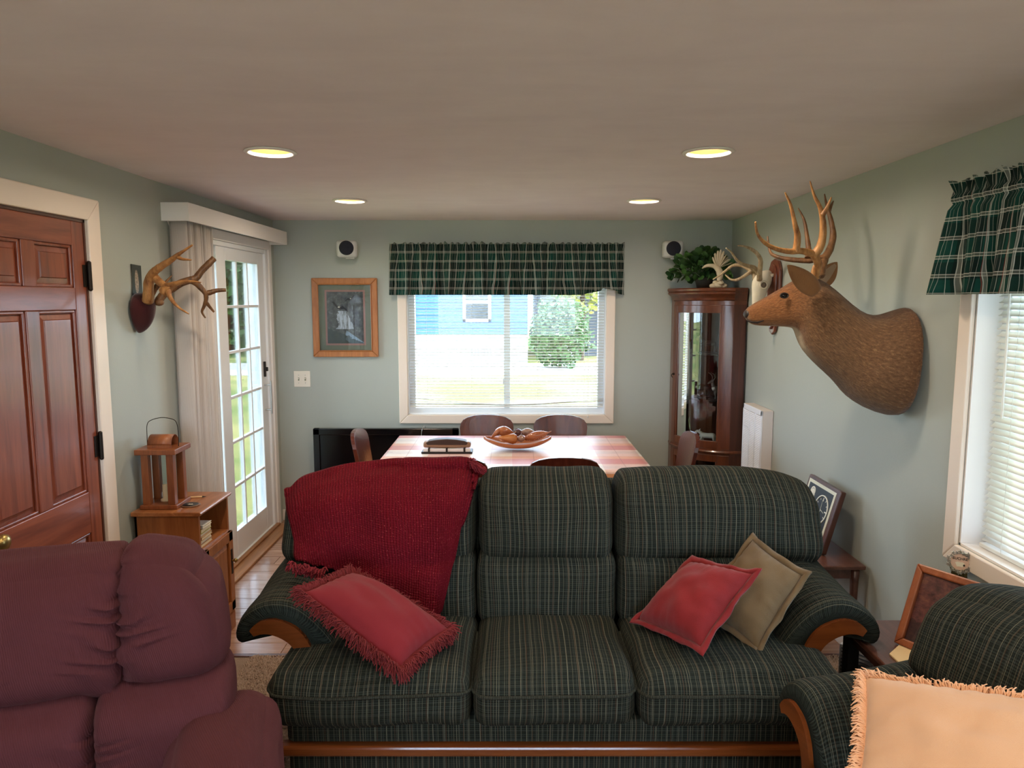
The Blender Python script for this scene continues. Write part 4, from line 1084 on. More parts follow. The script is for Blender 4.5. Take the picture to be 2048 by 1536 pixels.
# ------------------------------------------------------------------ cushions thrown on the seats
def pillow(name, label, A_, B_, C_, D_, th, mat, fringe=None, flange=None, seed=0, backm=None, fl=.034, dens=1.0):
    """A,B,C,D corners in order round the pillow; th half thickness"""
    A_, B_, C_, D_ = map(V, (A_, B_, C_, D_))
    cen = (A_ + B_ + C_ + D_) / 4
    nrm = (C_ - A_).cross(D_ - B_).normalized()
    if nrm.y > 0: nrm = -nrm
    root = thing(name, label, 'pillow', cen - V((0, 0, th)))
    N = 26
    def pt(s_, t_, side):
        # edges pulled in between the corners like a stuffed case
        s2, t2 = s_, t_
        es, et = 1 - s_ * s_, 1 - t_ * t_
        s2 *= 1 - .055 * et; t2 *= 1 - .055 * es
        base = A_ * (1 - s2) * (1 - t2) / 4 + B_ * (1 + s2) * (1 - t2) / 4 + C_ * (1 + s2) * (1 + t2) / 4 + D_ * (1 - s2) * (1 + t2) / 4
        h = th * (max(0, es) ** .45) * (max(0, et) ** .45)
        w_ = .010 * nz(s_ * 2.4 + seed, t_ * 2.4, side) * min(1, (es * et) * 3) + .004 * math.sin((s_ * 3 + t_ * 9) + seed) * es * et
        rid = .005 * math.sin(s_ * 26 + seed) * math.exp(-(1 - abs(t_)) * 6) * es + .005 * math.sin(t_ * 24 + seed) * math.exp(-(1 - abs(s_)) * 6) * et
        return base + nrm * side * (h + w_ + rid * (es * et > 0))
    for side, nm in ((1, 'front_panel'), (-1, 'back_panel')):
        Pg = [[pt(-1 + 2 * i / N, -1 + 2 * j / N, side) for i in range(N + 1)] for j in range(N + 1)]
        if side < 0: Pg = [r_[::-1] for r_ in Pg]
        UVg = [[(.45 * i / N, .45 * j / N) for i in range(N + 1)] for j in range(N + 1)]
        MB().grid(Pg, UVg).build(nm, mat if (side > 0 or not backm) else backm, root, world=True)
    edge = []
    K = 200
    for k in range(K):
        f_ = 4 * k / K
        s_, t_ = ((-1 + 2 * f_, -1), (1, -1 + 2 * (f_ - 1)), (1 - 2 * (f_ - 2), 1), (-1, 1 - 2 * (f_ - 3)))[int(f_)]
        edge.append(pt(s_, t_, 0))
    if fringe:
        m = MB(); rr_ = random.Random(seed + 5)
        for k in range(int(1000 * dens)):
            i = rr_.randrange(K); p = lerp(edge[i], edge[(i + 1) % K], rr_.random()); out = (p - cen); out = (out - nrm * out.dot(nrm)).normalized()
            tang = (edge[(i + 1) % K] - edge[i]).normalized()
            d = (out + tang * rr_.uniform(-.7, .7) + nrm * rr_.uniform(-.6, .9)).normalized(); L = fl * rr_.uniform(.7, 1.2)
            mid = p + d * L * .55 + nrm * L * .12; e = p + d * L + V((0, 0, -.25 * L)) + tang * rr_.uniform(-.3, .3) * L
            m.tube([p - d * .004, mid, e], [.0018, .0021, .0012], 4, False)
        stuff(m.build('fringe', fringe, root, world=True))
    if flange:
        outp = []
        for k, p in enumerate(edge):
            o_ = (p - cen); o_ = (o_ - nrm * o_.dot(nrm)).normalized(); cr = abs(((k / K * 4) % 1) - .5) * 2
            outp.append(p + o_ * (.022 + .012 * cr ** 4) + nrm * (.007 * math.sin(k * .33 + seed) + .006 * nz(k * .2, seed)))
        MB().grid([edge + edge[:1], [lerp(a, b, .5) + nrm * .003 for a, b in zip(edge, outp)] + [lerp(edge[0], outp[0], .5)], outp + outp[:1]], [[(k * .01, r_ * .015) for k in range(K + 1)] for r_ in range(3)]).build('flange', flange, root, world=True, solid=.009)
    return root
up = V((0, 0, 1))
pillow('throw_pillow', 'red linen lumbar pillow with thick fringe lying on the left sofa seat', aY(604, 1186, 2.33), aZ(798, 1338, .53), aZ(896, 1258, .56), aY(702, 1146, 2.54), .08, M['red_linen'], M['red_fringe'], seed=2, dens=3.0, fl=.04)
pillow('throw_pillow', 'tan velvet flanged pillow behind the red velvet pillow against the sofa arm', (.84, 2.36, .515), aY(1606, 1152, 2.49), aY(1505, 1080, 2.68), (.70, 2.58, .57), .07, M['tan_velvet'], None, M['tan_velvet'], 4, M['tan_back'])
pillow('throw_pillow', 'red velvet flanged pillow leaning on the tan pillow at the right of the sofa', aY(1275, 1240, 2.55), aY(1402, 1294, 2.29), aY(1508, 1148, 2.42), aY(1384, 1124, 2.60), .09, M['red_velvet'], None, M['red_velvet'], 6)
pillow('throw_pillow', 'cream linen pillow with fringe on the armchair in the bottom right corner', aY(1712, 1600, 1.48), aY(2130, 1660, 1.22), aY(2140, 1412, 1.44), aY(1730, 1352, 1.76), .06, M['cream_linen'], M['cream_fringe'], seed=9, dens=2.2, fl=.03)
# ------------------------------------------------------------------ dining table, cloth, chairs
TX0, TX1, TY0, TY1, TZ = -.79, .795, 3.965, 5.03, .75
tcx, tcy = (TX0 + TX1) / 2, (TY0 + TY1) / 2
tb = thing('dining_table', 'rectangular wooden dining table under the pink checked cloth', 'table', (tcx, tcy, 0))
MB().box((TX0 + .012, TY0 + .012, TZ - .034), (TX1 - .012, TY1 - .012, TZ - .004)).build('tabletop', M['mahogany'], tb, world=True, bev=.006)
MB().box((TX0 + .1, TY0 + .1, TZ - .12), (TX1 - .1, TY0 + .125, TZ - .034)).box((TX0 + .1, TY1 - .125, TZ - .12), (TX1 - .1, TY1 - .1, TZ - .034)).box((TX0 + .1, TY0 + .1, TZ - .12), (TX0 + .125, TY1 - .1, TZ - .034)).box((TX1 - .125, TY0 + .1, TZ - .12), (TX1 - .1, TY1 - .1, TZ - .034)).build('apron', M['mahogany'], tb, world=True)
for x in (TX0 + .12, TX1 - .12):
    for y in (TY0 + .12, TY1 - .12):
        MB().loft([[V((x + s_ * a, y + s_ * b, z)) for a, b in ((-1, -1), (1, -1), (1, 1), (-1, 1))] for s_, z in ((.018, 0), (.024, .3), (.032, TZ - .034))], True, False).build('leg', M['mahogany'], tb, world=True, bev=.004)
# cloth: top sheet plus a wavy drop on all sides
hx, hy = (TX1 - TX0) / 2, (TY1 - TY0) / 2; drop = .20
def cloth_pt(s_, t_):   # s,t in metres measured along the cloth from its middle
    ex, ey = max(0, abs(s_) - hx), max(0, abs(t_) - hy)
    x = max(-hx, min(hx, s_)); y = max(-hy, min(hy, t_)); z = 0
    sx, sy = (1 if s_ > 0 else -1), (1 if t_ > 0 else -1)
    if ex > 0 or ey > 0:
        d = max(ex, ey); flare = .05 * d / drop
        fold_ = .012 * math.sin((s_ if ey >= ex else t_) * 22) * d / drop
        if ex > 0: x += sx * (.004 + flare * ex / max(d, 1e-6) + (fold_ if ex >= ey else 0))
        if ey > 0: y += sy * (.004 + flare * ey / max(d, 1e-6) + (fold_ if ey > ex else 0))
        z = -d
    else:
        z = .0015 * nz(s_ * 5, t_ * 5)
    return V((x, y, z + .001))
def axis_(h):
    return [-h - drop * q for q in (1, .66, .33, .05)] + [lerp(-h, h, k / 24) for k in range(25)] + [h + drop * q for q in (.05, .33, .66, 1)]
sx_, ty_ = axis_(hx), axis_(hy)
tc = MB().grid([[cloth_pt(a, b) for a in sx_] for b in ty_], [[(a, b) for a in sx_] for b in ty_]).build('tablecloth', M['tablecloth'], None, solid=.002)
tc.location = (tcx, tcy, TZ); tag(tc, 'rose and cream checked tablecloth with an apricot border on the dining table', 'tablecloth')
# chair, local: faces -y, seat front at y=-.21, back at y=+.2
def make_chair(label):
    c_ = thing('dining_chair', label, 'chair', group='dining chairs')
    MB().rbox((.215, .21, .028), .022, (8, 8, 2), (0, 0, .012)).build('seat', M['mahogany'], c_).location = (0, 0, .445)
    # solid curved back panel with arched top
    P = []; W = .198
    rows_ = [(.47, .165), (.55, .172), (.62, .18), (.68, .187), (.73, .193), (.77, .197), (.80, .192), (.825, .175), (.843, .14), (.855, .09), (.86, .03)]
    fr_, bk = [], []
    for z, hw in rows_:
        lean = .175 + (z - .45) * .19
        f_, b_ = [], []
        for k in range(13):
            q = -1 + 2 * k / 12; x = q * hw; cv = -.022 * (q * hw / W) ** 2
            f_.append(V((x, lean + cv, z))); b_.append(V((x, lean + cv + .024, z)))
        fr_.append(f_); bk.append(b_)
    rings = [f_ + b_[::-1] for f_, b_ in zip(fr_, bk)]
    MB().loft(rings, True, False).build('backrest', M['mahogany'], c_, bev=.004)
    for sg in (-1, 1):
        MB().tube(spline([V((sg * .185, .215, 0)), V((sg * .185, .185, .25)), V((sg * .18, .18, .45)), V((sg * .178, .203, .58))], 4), [.016] * 12 + [.012], 8).build('leg', M['mahogany'], c_)
        MB().tube([V((sg * .18, -.175, 0)), V((sg * .18, -.175, .2)), V((sg * .18, -.175, .43))], [.013, .018, .02], 8).build('leg', M['mahogany'], c_)
        MB().tube([V((sg * .182, -.17, .18)), V((sg * .182, .18, .18))], .009, 6).build('stretcher', M['mahogany'], c_)
    MB().tube([V((-.182, 0, .18)), V((.182, 0, .18))], .009, 6).build('stretcher', M['mahogany'], c_)
    return c_
ch = make_chair('dark mahogany dining chair nearest the sofa, in front of the hole punch')
ch.location = (-.325, 4.09, 0); ch.rotation_euler = (0, 0, R(180))
for (x, y, a, lb) in ((.285, 4.092, 180, 'dark mahogany dining chair on the sofa side of the table, in front of the bowl'), (-.185, 5.03, 0, 'dark mahogany dining chair under the window, left one of the two by the wall'),
                      (.355, 5.03, 0, 'dark mahogany dining chair under the window, right one of the two by the wall'), (-.76, 4.66, 90, 'dark mahogany dining chair at the end of the table in front of the black screen'),
                      (.90, 4.56, -90, 'dark mahogany dining chair at the end of the table beside the corner cabinet')):
    place(ch, (x, y, 0), R(a), lb)
# ------------------------------------------------------------------ on the table
tz = TZ + .003
br = (.035, 4.55)
o = MB().lathe([(.001, 0), (.115, 0), (.122, .004), (.12, .009), (.1, .008), (.09, .011), (.07, .008), (.05, .011), (.03, .008), (.001, .009)], 40).build('trivet', M['straw'], None, loc=(br[0] - .03, br[1] - .02, tz)); tag(o, 'round woven straw trivet under the wooden bowl', 'trivet')
bowl = thing('fruit_bowl', 'long carved wooden boat-shaped bowl holding wooden fruit', 'bowl', (br[0], br[1], tz + .0115))
rings = []
for k in range(25):
    q = -1 + 2 * k / 24; x = q * .215; e = max(0, 1 - abs(q) ** 2.2)
    w_ = .1 * e ** .6 + .004; zr = .038 + .036 * abs(q) ** 2.0; zb_ = .0 + .055 * abs(q) ** 2.4
    r_ = []
    for j in range(13):
        a = math.pi * j / 12; r_.append(V((x, -w_ * math.cos(a), lerp(zr, zb_, math.sin(a) ** .7))))
    for j in range(13):
        a = math.pi * (12 - j) / 12; r_.append(V((x * .97, -(w_ - .007 * e - .001) * math.cos(a), lerp(zr, min(zr, zb_ + .009), math.sin(a) ** .7))))
    rings.append(r_)
MB().loft(rings).build('bowl_body', M['bowl'], bowl)
bx_, by_, bz_ = br[0], br[1], tz + .022
def gourd(label, loc, rot, prof, mat, stem=None, name='wooden_fruit', bumps=0, ribs=0):
    o = thing(name, label, 'wooden fruit', V(loc), 0, 'carved wooden fruit in the bowl'); o.rotation_euler = rot; o.scale = (1.12, 1.12, 1.12)
    rings_ = []; n = 20
    for r, x in prof: rings_.append([V((x, r * math.cos(2 * math.pi * j / n) * (1 + .06 * ribs * math.cos(j * 2 * math.pi * 5 / n)), r * math.sin(2 * math.pi * j / n) * (1 + .06 * ribs * math.cos(j * 2 * math.pi * 5 / n)))) for j in range(n)])
    MB().loft(rings_).build('fruit_body', mat, o)
    if bumps:
        m = MB()
        for i in range(2, len(prof) - 2):
            r, x = prof[i]
            for j in range(0, 10, 2): m.ball((x, r * math.cos(j * .63), r * math.sin(j * .63)), .0038, 6, 4)
        m.build('carved_studs', mat, o)
    if stem: MB().tube(stem, [.003, .0025, .002][:len(stem)], 6).build('stem', mat, o)
    return o
egg = lambda L, R_: [(R_ * math.sin(math.pi * (.02 + .96 * k / 12)) ** .8, -L + 2 * L * k / 12) for k in range(13)]
gourd('ribbed carved wooden gourd at the left end of the bowl, upper one', (bx_ - .085, by_ + .01, bz_ + .092), (0, R(8), R(-8)), egg(.052, .03), M['gourd1'], [V((.05, 0, 0)), V((.06, 0, .004)), V((.068, 0, .01))], ribs=1)
gourd('studded carved wooden corn cob at the right end of the bowl', (bx_ + .115, by_ - .035, bz_ + .072), (0, R(-16), R(-6)), egg(.075, .026), M['gourd1'], [V((.074, 0, 0)), V((.085, 0, .002)), V((.092, 0, .004))], bumps=1)
gourd('smooth carved wooden pear at the front of the bowl', (bx_ - .05, by_ - .05, bz_ + .058), (0, R(6), R(6)), [(.004, -.065), (.01, -.055), (.014, -.035), (.02, -.015), (.028, .005), (.031, .022), (.026, .036), (.01, .043), (.002, .044)], M['gourd2'])
gourd('knobbly dark carved wooden grape cluster at the back of the bowl', (bx_ + .005, by_ + .03, bz_ + .082), (0, R(20), R(20)), egg(.03, .022), M['gourd3'], None, bumps=1)
gourd('pale shiny carved wooden lemon behind the corn cob', (bx_ + .065, by_ + .02, bz_ + .085), (0, R(4), R(4)), egg(.042, .024), M['gourd4'])
gourd('small round carved wooden apple at the front middle of the bowl', (bx_ + .022, by_ - .045, bz_ + .057), (0, R(90), 0), egg(.021, .023), M['gourd4'], [V((-.02, 0, 0)), V((-.028, 0, .002))])
gourd('pointed carved wooden pepper at the far left of the bowl', (bx_ - .135, by_ - .005, bz_ + .085), (0, R(-38), R(20)), [(.002, -.045), (.007, -.03), (.012, -.01), (.016, .01), (.015, .025), (.006, .034), (.002, .035)], M['gourd1'], [V((.034, 0, 0)), V((.044, 0, .003))])
# three hole punch
hp = thing('hole_punch', 'tan and black three-hole paper punch on the tablecloth', 'hole punch', (-.405, 4.47, tz))
MB().box((-.158, -.055, 0), (.158, .06, .012)).build('base_plate', M['black'], hp, bev=.003)
MB().box((-.146, -.05, .012), (.146, -.02, .03)).build('steel_bar', M['vinyl'], hp, bev=.002)
for x in (-.11, 0, .11): MB().box((x - .006, -.054, .008), (x + .006, -.018, .034)).build('punch_head', M['black'], hp, bev=.002)
MB().rbox((.148, .036, .018), .012, (12, 4, 3), (0, 0, .006)).build('lever', M['tan_punch'], hp).location = (0, .0, .052)
MB().prism([(-.122, .052), (.122, .052), (.132, .066), (.11, .078), (.06, .086), (0, .09), (-.06, .086), (-.11, .078), (-.132, .066)], -.04, .03).build('grip', M['grey_pad'], hp, bev=.005)
# ------------------------------------------------------------------ flat black television on the floor by the back wall
tv0, tv1 = aY(629, 900, 5.40), aY(918, 900, 5.40); tvz = aY(700, 857, 5.38).z
tv = thing('television', 'black flat television standing on the floor against the back wall', 'television', ((tv0.x + tv1.x) / 2, 5.40, 0))
x0, x1 = tv0.x, tv1.x
m = MB(); bz = .05
for a, b in (((x0, 5.37, .06), (x0 + bz, 5.41, tvz)), ((x1 - bz, 5.37, .06), (x1, 5.41, tvz)), ((x0, 5.37, tvz - bz), (x1, 5.41, tvz)), ((x0, 5.37, .06), (x1, 5.41, .06 + bz + .02))): m.box(a, b)
m.build('bezel', M['black_gloss'], tv, world=True, bev=.005)
MB().box((x0 + bz, 5.38, .12), (x1 - bz, 5.39, tvz - bz)).build('screen', M['screen'], tv, world=True)
MB().box((x0 + .02, 5.41, .1), (x1 - .02, 5.455, tvz - .03)).build('back_shell', M['black'], tv, world=True, bev=.01)
MB().box(((x0 + x1) / 2 - .25, 5.30, 0), ((x0 + x1) / 2 + .25, 5.46, .02)).box(((x0 + x1) / 2 - .06, 5.38, .02), ((x0 + x1) / 2 + .06, 5.42, .08)).build('stand', M['black'], tv, world=True, bev=.005)
p0 = aY(846, 853, 5.36); MB().tube(spline([V((p0.x + .02, 5.42, tvz - .1)), V((p0.x + .012, 5.40, tvz + .008)), V((p0.x - .004, 5.362, tvz + .004)), V((p0.x - .014, 5.36, tvz - .06)), V((p0.x - .016, 5.36, tvz - .2))], 5), .0022, 6).build('cable', M['chrome'], tv, world=True)
# ------------------------------------------------------------------ corner curio cabinet with bowed glass front
cabH = 1.785; K0 = V((RX - .012, BY - .018, 0))
cab = thing('curio_cabinet', 'cherry wood corner curio cabinet with bowed glass doors', 'cabinet', K0)
P0, P1 = V((RX - .44, BY - .10, 0)), V((RX - .10, BY - .44, 0))
mid = (P0 + P1) / 2; chord = (P1 - P0); nr = V((-1, -1, 0)).normalized(); sag = .075
Rr = (chord.length ** 2 / 4 + sag ** 2) / (2 * sag); cc = mid + nr * (sag - Rr)
a0 = math.atan2(P0.y - cc.y, P0.x - cc.x); a1 = math.atan2(P1.y - cc.y, P1.x - cc.x)
if a1 < a0: a1 += 2 * math.pi
def arcp(s_, off, z):
    a = lerp(a0, a1, s_); return V((cc.x + (Rr + off) * math.cos(a), cc.y + (Rr + off) * math.sin(a), z))
def arc_slab(name, s0, s1, o0, o1, z0, z1, mat, parent, n=36, bev=.003):
    rings = [[arcp(lerp(s0, s1, k / n), o0, z0), arcp(lerp(s0, s1, k / n), o1, z0), arcp(lerp(s0, s1, k / n), o1, z1), arcp(lerp(s0, s1, k / n), o0, z1)] for k in range(n + 1)]
    m = MB(); m.loft(rings, True, False); return m.build(name, mat, parent, world=True, bev=bev)
def plan(off, n=40):
    e0, e1 = arcp(0, off, 0), arcp(1, off, 0); s_ = off * .9
    return [V((K0.x, K0.y, 0)), V((P0.x - s_ * .3, K0.y, 0)), V((P0.x - s_ * .3, e0.y, 0))] + [arcp(k / n, off, 0) for k in range(n + 1)] + [V((e1.x, P1.y - s_ * .3, 0)), V((K0.x, P1.y - s_ * .3, 0))]
def plate(name, off, z0, z1, mat, offs=None, bev=.003):
    pl = plan(off); rings = [[p + V((0, 0, z0)) for p in pl], [p + V((0, 0, z1)) for p in pl]]
    if offs:
        rings = [[p + V((0, 0, z)) for p in plan(o_)] for o_, z in offs]
    return MB().loft(rings, True, False).build(name, mat, cab, world=True, bev=bev)
W_ = M['cab_wood']; DK = M['cab_dark']
plate('plinth', .0, 0, .09, W_); plate('cabinet_floor', -.004, .09, .115, W_)
zm0, zm1 = .60, .645
plate('mid_shelf', -.002, zm0, zm1, W_); plate('mid_moulding', 0, 0, 0, W_, [(.0, .612), (.014, .617), (.018, .625), (.012, .633), (.0, .636)])
plate('top_board', -.002, 1.665, 1.70, W_)
plate('crown', 0, 0, 0, W_, [(.0, 1.695), (.01, 1.70), (.018, 1.715), (.034, 1.73), (.05, 1.742), (.052, 1.752), (.046, 1.756), (.056, 1.764), (.058, 1.778), (.05, 1.785)])
MB().box((P0.x, K0.y - .006, .1), (K0.x, K0.y, 1.67)).build('back_panel', DK, cab, world=True); MB().box((K0.x - .006, P1.y, .1), (K0.x, K0.y, 1.67)).build('back_panel', DK, cab, world=True)
for k in range(1, 6):   # beaded grooves of the back boards
    x = lerp(P0.x, K0.x, k / 6); MB().tube([V((x, K0.y - .007, .12)), V((x, K0.y - .007, 1.66))], .003, 6).build('bead', DK, cab, world=True)
    y = lerp(P1.y, K0.y, k / 6); MB().tube([V((K0.x - .007, y, .12)), V((K0.x - .007, y, 1.66))], .003, 6).build('bead', DK, cab, world=True)
MB().box((P0.x, P0.y - .002, .1), (P0.x + .016, K0.y, 1.67)).build('side_panel', W_, cab, world=True, bev=.003); MB().box((P1.x - .002, P1.y, .1), (K0.x, P1.y + .016, 1.67)).build('side_panel', DK, cab, world=True, bev=.003)
def gdoor(z0, z1, top, bot):
    d_ = arc_slab('glass_door', .0, .1, -.022, 0, z0, z1, W_, cab, 3)
    arc_slab('door_stile', .84, 1.0, -.022, 0, z0, z1, W_, d_, 10); arc_slab('door_rail', .1, .84, -.022, 0, z1 - top, z1, W_, d_); arc_slab('door_rail', .1, .84, -.022, 0, z0, z0 + bot, W_, d_)
    arc_slab('glazing_bead', .1, .125, -.02, -.004, z0 + bot, z1 - top, W_, d_, 2, .002); arc_slab('glazing_bead', .815, .84, -.02, -.004, z0 + bot, z1 - top, W_, d_, 2, .002)
    arc_slab('pane', .1, .84, -.014, -.011, z0 + bot, z1 - top, M['cab_glass'], d_, 16, 0)
    hp_ = arcp(.045, .0, lerp(z0, z1, .5)); o_ = nr
    m = MB().tube(spline([hp_, hp_ + o_ * .016 + V((0, 0, .004)), hp_ + o_ * .024 + V((-.004, 0, -.006)), hp_ + o_ * .016 + V((-.006, .004, -.018)), hp_ + o_ * .012 + V((-.002, 0, -.026))], 4), .0032, 6); m.ball(hp_ + o_ * .004, .009, 10, 6); m.build('drop_handle', M['iron'], d_, world=True)
gdoor(.645, 1.665, .055, .055); gdoor(.115, .60, .05, .05)
for z in (.98, 1.31):
    pl = plan(-.03); MB().loft([[p + V((-.006 if abs(p.x - K0.x) < 1e-4 else 0, -.006 if abs(p.y - K0.y) < 1e-4 else 0, z)) for p in pl], [p + V((-.006 if abs(p.x - K0.x) < 1e-4 else 0, -.006 if abs(p.y - K0.y) < 1e-4 else 0, z + .006)) for p in pl]], True, False).build('glass_shelf', M['shelf_glass'], cab, world=True)
# ------------------------------------------------------------------ figurines behind the glass
def beast(name, label, loc, rz, sc_, mat, base=None, antlers=False, sit=False, neck=1.0, chest=None):
    o = thing(name, label, 'figurine', loc, rz, 'figurines in the corner cabinet')
    q = lambda x, y, z: V((x, y, z)) * sc_
    zb_ = .006 if base else 0; m = MB(); U = lambda x, y, z: q(x, y, z) + V((0, 0, zb_))
    if sit:
        m.tube(spline([U(-.018, 0, .01), U(-.014, 0, .03), U(-.002, 0, .06), U(.004, 0, .085)], 4), [.024 * sc_ * k for k in (.9, 1, 1, .98, .95, .92, .9, .86, .8, .72, .66, .6, .5)], 10)
        for s_ in (-1, 1): m.tube([U(.006, s_ * .008, .05), U(.014, s_ * .009, .025), U(.016, s_ * .009, .0)], [.009 * sc_, .006 * sc_, .006 * sc_], 6); m.tube([U(-.02, s_ * .014, .015), U(-.002, s_ * .018, .012), U(.006, s_ * .018, .003)], [.014 * sc_, .011 * sc_, .006 * sc_], 6)
        hd = U(.010, 0, .10); m.tube([hd + q(-.012, 0, 0), hd, hd + q(.018, 0, .004), hd + q(.028, 0, .004)], [.010 * sc_, .014 * sc_, .009 * sc_, .005 * sc_], 8)
        for s_ in (-1, 1): m.tube([hd + q(-.006, s_ * .008, .008), hd + q(-.008, s_ * .01, .026)], [.005 * sc_, .001 * sc_], 5)
    else:
        m.tube(spline([U(-.05, 0, .058), U(-.03, 0, .062), U(0, 0, .06), U(.03, 0, .06), U(.042, 0, .068)], 4), [sc_ * k for k in (.008, .013, .017, .018, .018, .018, .0175, .017, .017, .0175, .018, .019, .019, .019, .018, .016, .012)], 10)
        for x, f in ((-.042, -.006), (.03, .004)):
            for s_ in (-1, 1): m.tube([U(x, s_ * .009, .055), U(x + f + s_ * .004, s_ * .01, .03), U(x - f * .2 + s_ * .006, s_ * .01, .014), U(x + s_ * .006, s_ * .01, 0)], [.011 * sc_, .006 * sc_, .0042 * sc_, .0048 * sc_], 6)
        n1 = U(.056, 0, .068 + .038 * neck); m.tube(spline([U(.034, 0, .066), U(.048, 0, .078), n1], 4), [sc_ * k for k in (.014, .0135, .013, .012, .0115, .011, .0105, .0095, .009)], 8)
        m.tube([n1 + q(-.004, 0, .002), n1 + q(.008, 0, .002), n1 + q(.022, 0, -.006), n1 + q(.030, 0, -.010)], [.008 * sc_, .0095 * sc_, .0065 * sc_, .004 * sc_], 8)
        for s_ in (-1, 1): m.tube([n1 + q(-.002, s_ * .006, .006), n1 + q(-.008, s_ * .012, .018)], [.004 * sc_, .001 * sc_], 5)
        m.tube([U(-.052, 0, .062), U(-.064, 0, .046), U(-.066, 0, .03)], [.004 * sc_, .005 * sc_, .002 * sc_], 6)
    m.build('body', mat, o)
    if chest:
        MB().ball(U(.046, 0, .068), .0135 * sc_, 10, 7, (.8, 1, 1.25)).build('white_chest', chest, o)
    if antlers:
        a = MB()
        for s_ in (-1, 1):
            a.tube(spline([n1 + q(0, s_ * .005, .008), n1 + q(-.012, s_ * .018, .03), n1 + q(0, s_ * .026, .048), n1 + q(.014, s_ * .022, .056)], 3), .0022 * sc_, 5)
            a.tube([n1 + q(-.010, s_ * .017, .026), n1 + q(-.004, s_ * .014, .044)], .0017 * sc_, 5); a.tube([n1 + q(-.003, s_ * .025, .043), n1 + q(-.008, s_ * .028, .06)], .0017 * sc_, 5)
        a.build('antlers', mat, o)
    if base: MB().lathe([(.066 * sc_, 0), (.07 * sc_, .003), (.062 * sc_, .007)], 18).build('base', base, o)
    return o
sx, sy = RX - .21, BY - .21
beast('stag_figurine', 'dark stag figurine with a white chest on the middle glass shelf', (sx + .075, sy - .07, .986), R(195), 1.15, M['fig_grey'], M['fig_dark'], True, chest=M['porcelain'])
beast('stag_figurine', 'dark stag figurine at the back of the middle glass shelf', (sx - .01, sy + .07, .986), R(170), 1.0, M['fig_dark'], M['fig_dark'], True, chest=M['porcelain'])
beast('elk_figurine', 'dark elk figurine at the left of the middle glass shelf', (sx - .13, sy + .13, .986), R(120), .7, M['fig_dark'], M['fig_dark'], True)
beast('moose_figurine', 'dark branching antlered figurine on the top glass shelf', (sx + .0, sy + .0, 1.316), R(185), 1.1, M['fig_dark'], M['fig_dark'], True)
beast('wolf_figurine', 'white porcelain wolf figurine at the bottom of the upper cabinet', (sx + .0, sy - .05, .6455), R(150), 1.15, M['porcelain'], None, False, neck=.35)
beast('wolf_pup_figurine', 'small grey sitting wolf pup figurine at the bottom of the upper cabinet', (sx + .105, sy - .14, .6455), R(150), .75, M['fig_grey'], None, sit=True)
beast('bear_figurine', 'dark bear figurine behind the lower glass door', (sx - .03, sy + .0, .1155), R(185), 1.6, M['fig_dark'], None, False, neck=.3)
# ------------------------------------------------------------------ on top of the cabinet: silk plant and eagle
pt = thing('potted_plant', 'dark green silk plant with round leaves on the corner cabinet', 'plant', (RX - .25, BY - .19, cabH))
MB().lathe([(.05, 0), (.062, .05), (.066, .075), (.058, .075), (.05, .05)], 18).build('pot', M['pot'], pt)
leaf_me = None; rl = random.Random(21)
stems = MB(); spots = []
for k in range(190):
    an = rl.uniform(0, 6.28); el = rl.uniform(-.1, 1.35); rr_ = rl.uniform(.06, .175)
    d = V((math.cos(an) * math.cos(el) * 1.25, math.sin(an) * math.cos(el) * .8, math.sin(el) * 1.12))
    p = V((0, 0, .085)) + d * rr_ + V((-.03, 0, 0))
    if p.x + RX - .25 > RX - .03 or p.y + BY - .19 > BY - .035 or p.z < .02: continue
    spots.append((p, d))
for p, d in spots:
    if rl.random() < .45: stems.tube([V((0, 0, .06)), p * .55 + V((0, 0, .03)), p], .0015, 4, False)
    if leaf_me is None:
        m = MB(); Pl = []
        for i in range(5):
            t_ = i / 4; wv = .026 * math.sin(math.pi * min(1, .1 + t_ * .88)) ** .6; Pl.append([V((t_ * .05, -wv, .004)), V((t_ * .05, 0, -.003 * math.sin(t_ * 3))), V((t_ * .05, wv, .004))])
        m.grid(Pl); o = m.build('leaf', M['leaf'], pt); leaf_me = o
    else:
        o = leaf_me.copy(); C.objects.link(o)
    o.location = p; qq = (d + V((rl.uniform(-.7, .7), rl.uniform(-.9, .3), rl.uniform(-.6, .3)))).to_track_quat('X', 'Z').to_matrix() @ Matrix.Rotation(rl.uniform(-1.5, 1.5), 3, 'X'); o.rotation_euler = qq.to_euler(); s_ = rl.uniform(.75, 1.2); o.scale = (s_, s_, s_)
stems.build('stems', M['leaf'], pt)
ec = V((aY(1437, 570, BY - .375).x, BY - .375, cabH))
eg = thing('eagle_figurine', 'cream resin eagle with raised wing on a rock, on the corner cabinet', 'figurine', ec)
m = MB()
for (x, y, z, r) in ((0, 0, .018, .034), (-.035, .005, .014, .026), (.036, 0, .014, .026), (.01, -.02, .032, .022), (-.018, .01, .038, .02), (.014, .012, .045, .02)): m.ball((x, y, z), r, 10, 7, (1.1, .8, .7))
m.build('rock_base', M['resin'], eg)
def EP(px, py, dy=0): return aY(px, py, ec.y + dy) - ec
m = MB(); m.tube(spline([EP(1437, 562), EP(1440, 552), EP(1438, 541), EP(1430, 533), EP(1418, 531), EP(1410, 533), EP(1404, 537)], 4), [.012, .015, .018, .020, .022, .023, .024, .024, .023, .022, .021, .019, .017, .015, .014, .013, .0125, .012, .011, .0105, .010, .008, .006, .004, .002], 10); m.build('body', M['resin'], eg)
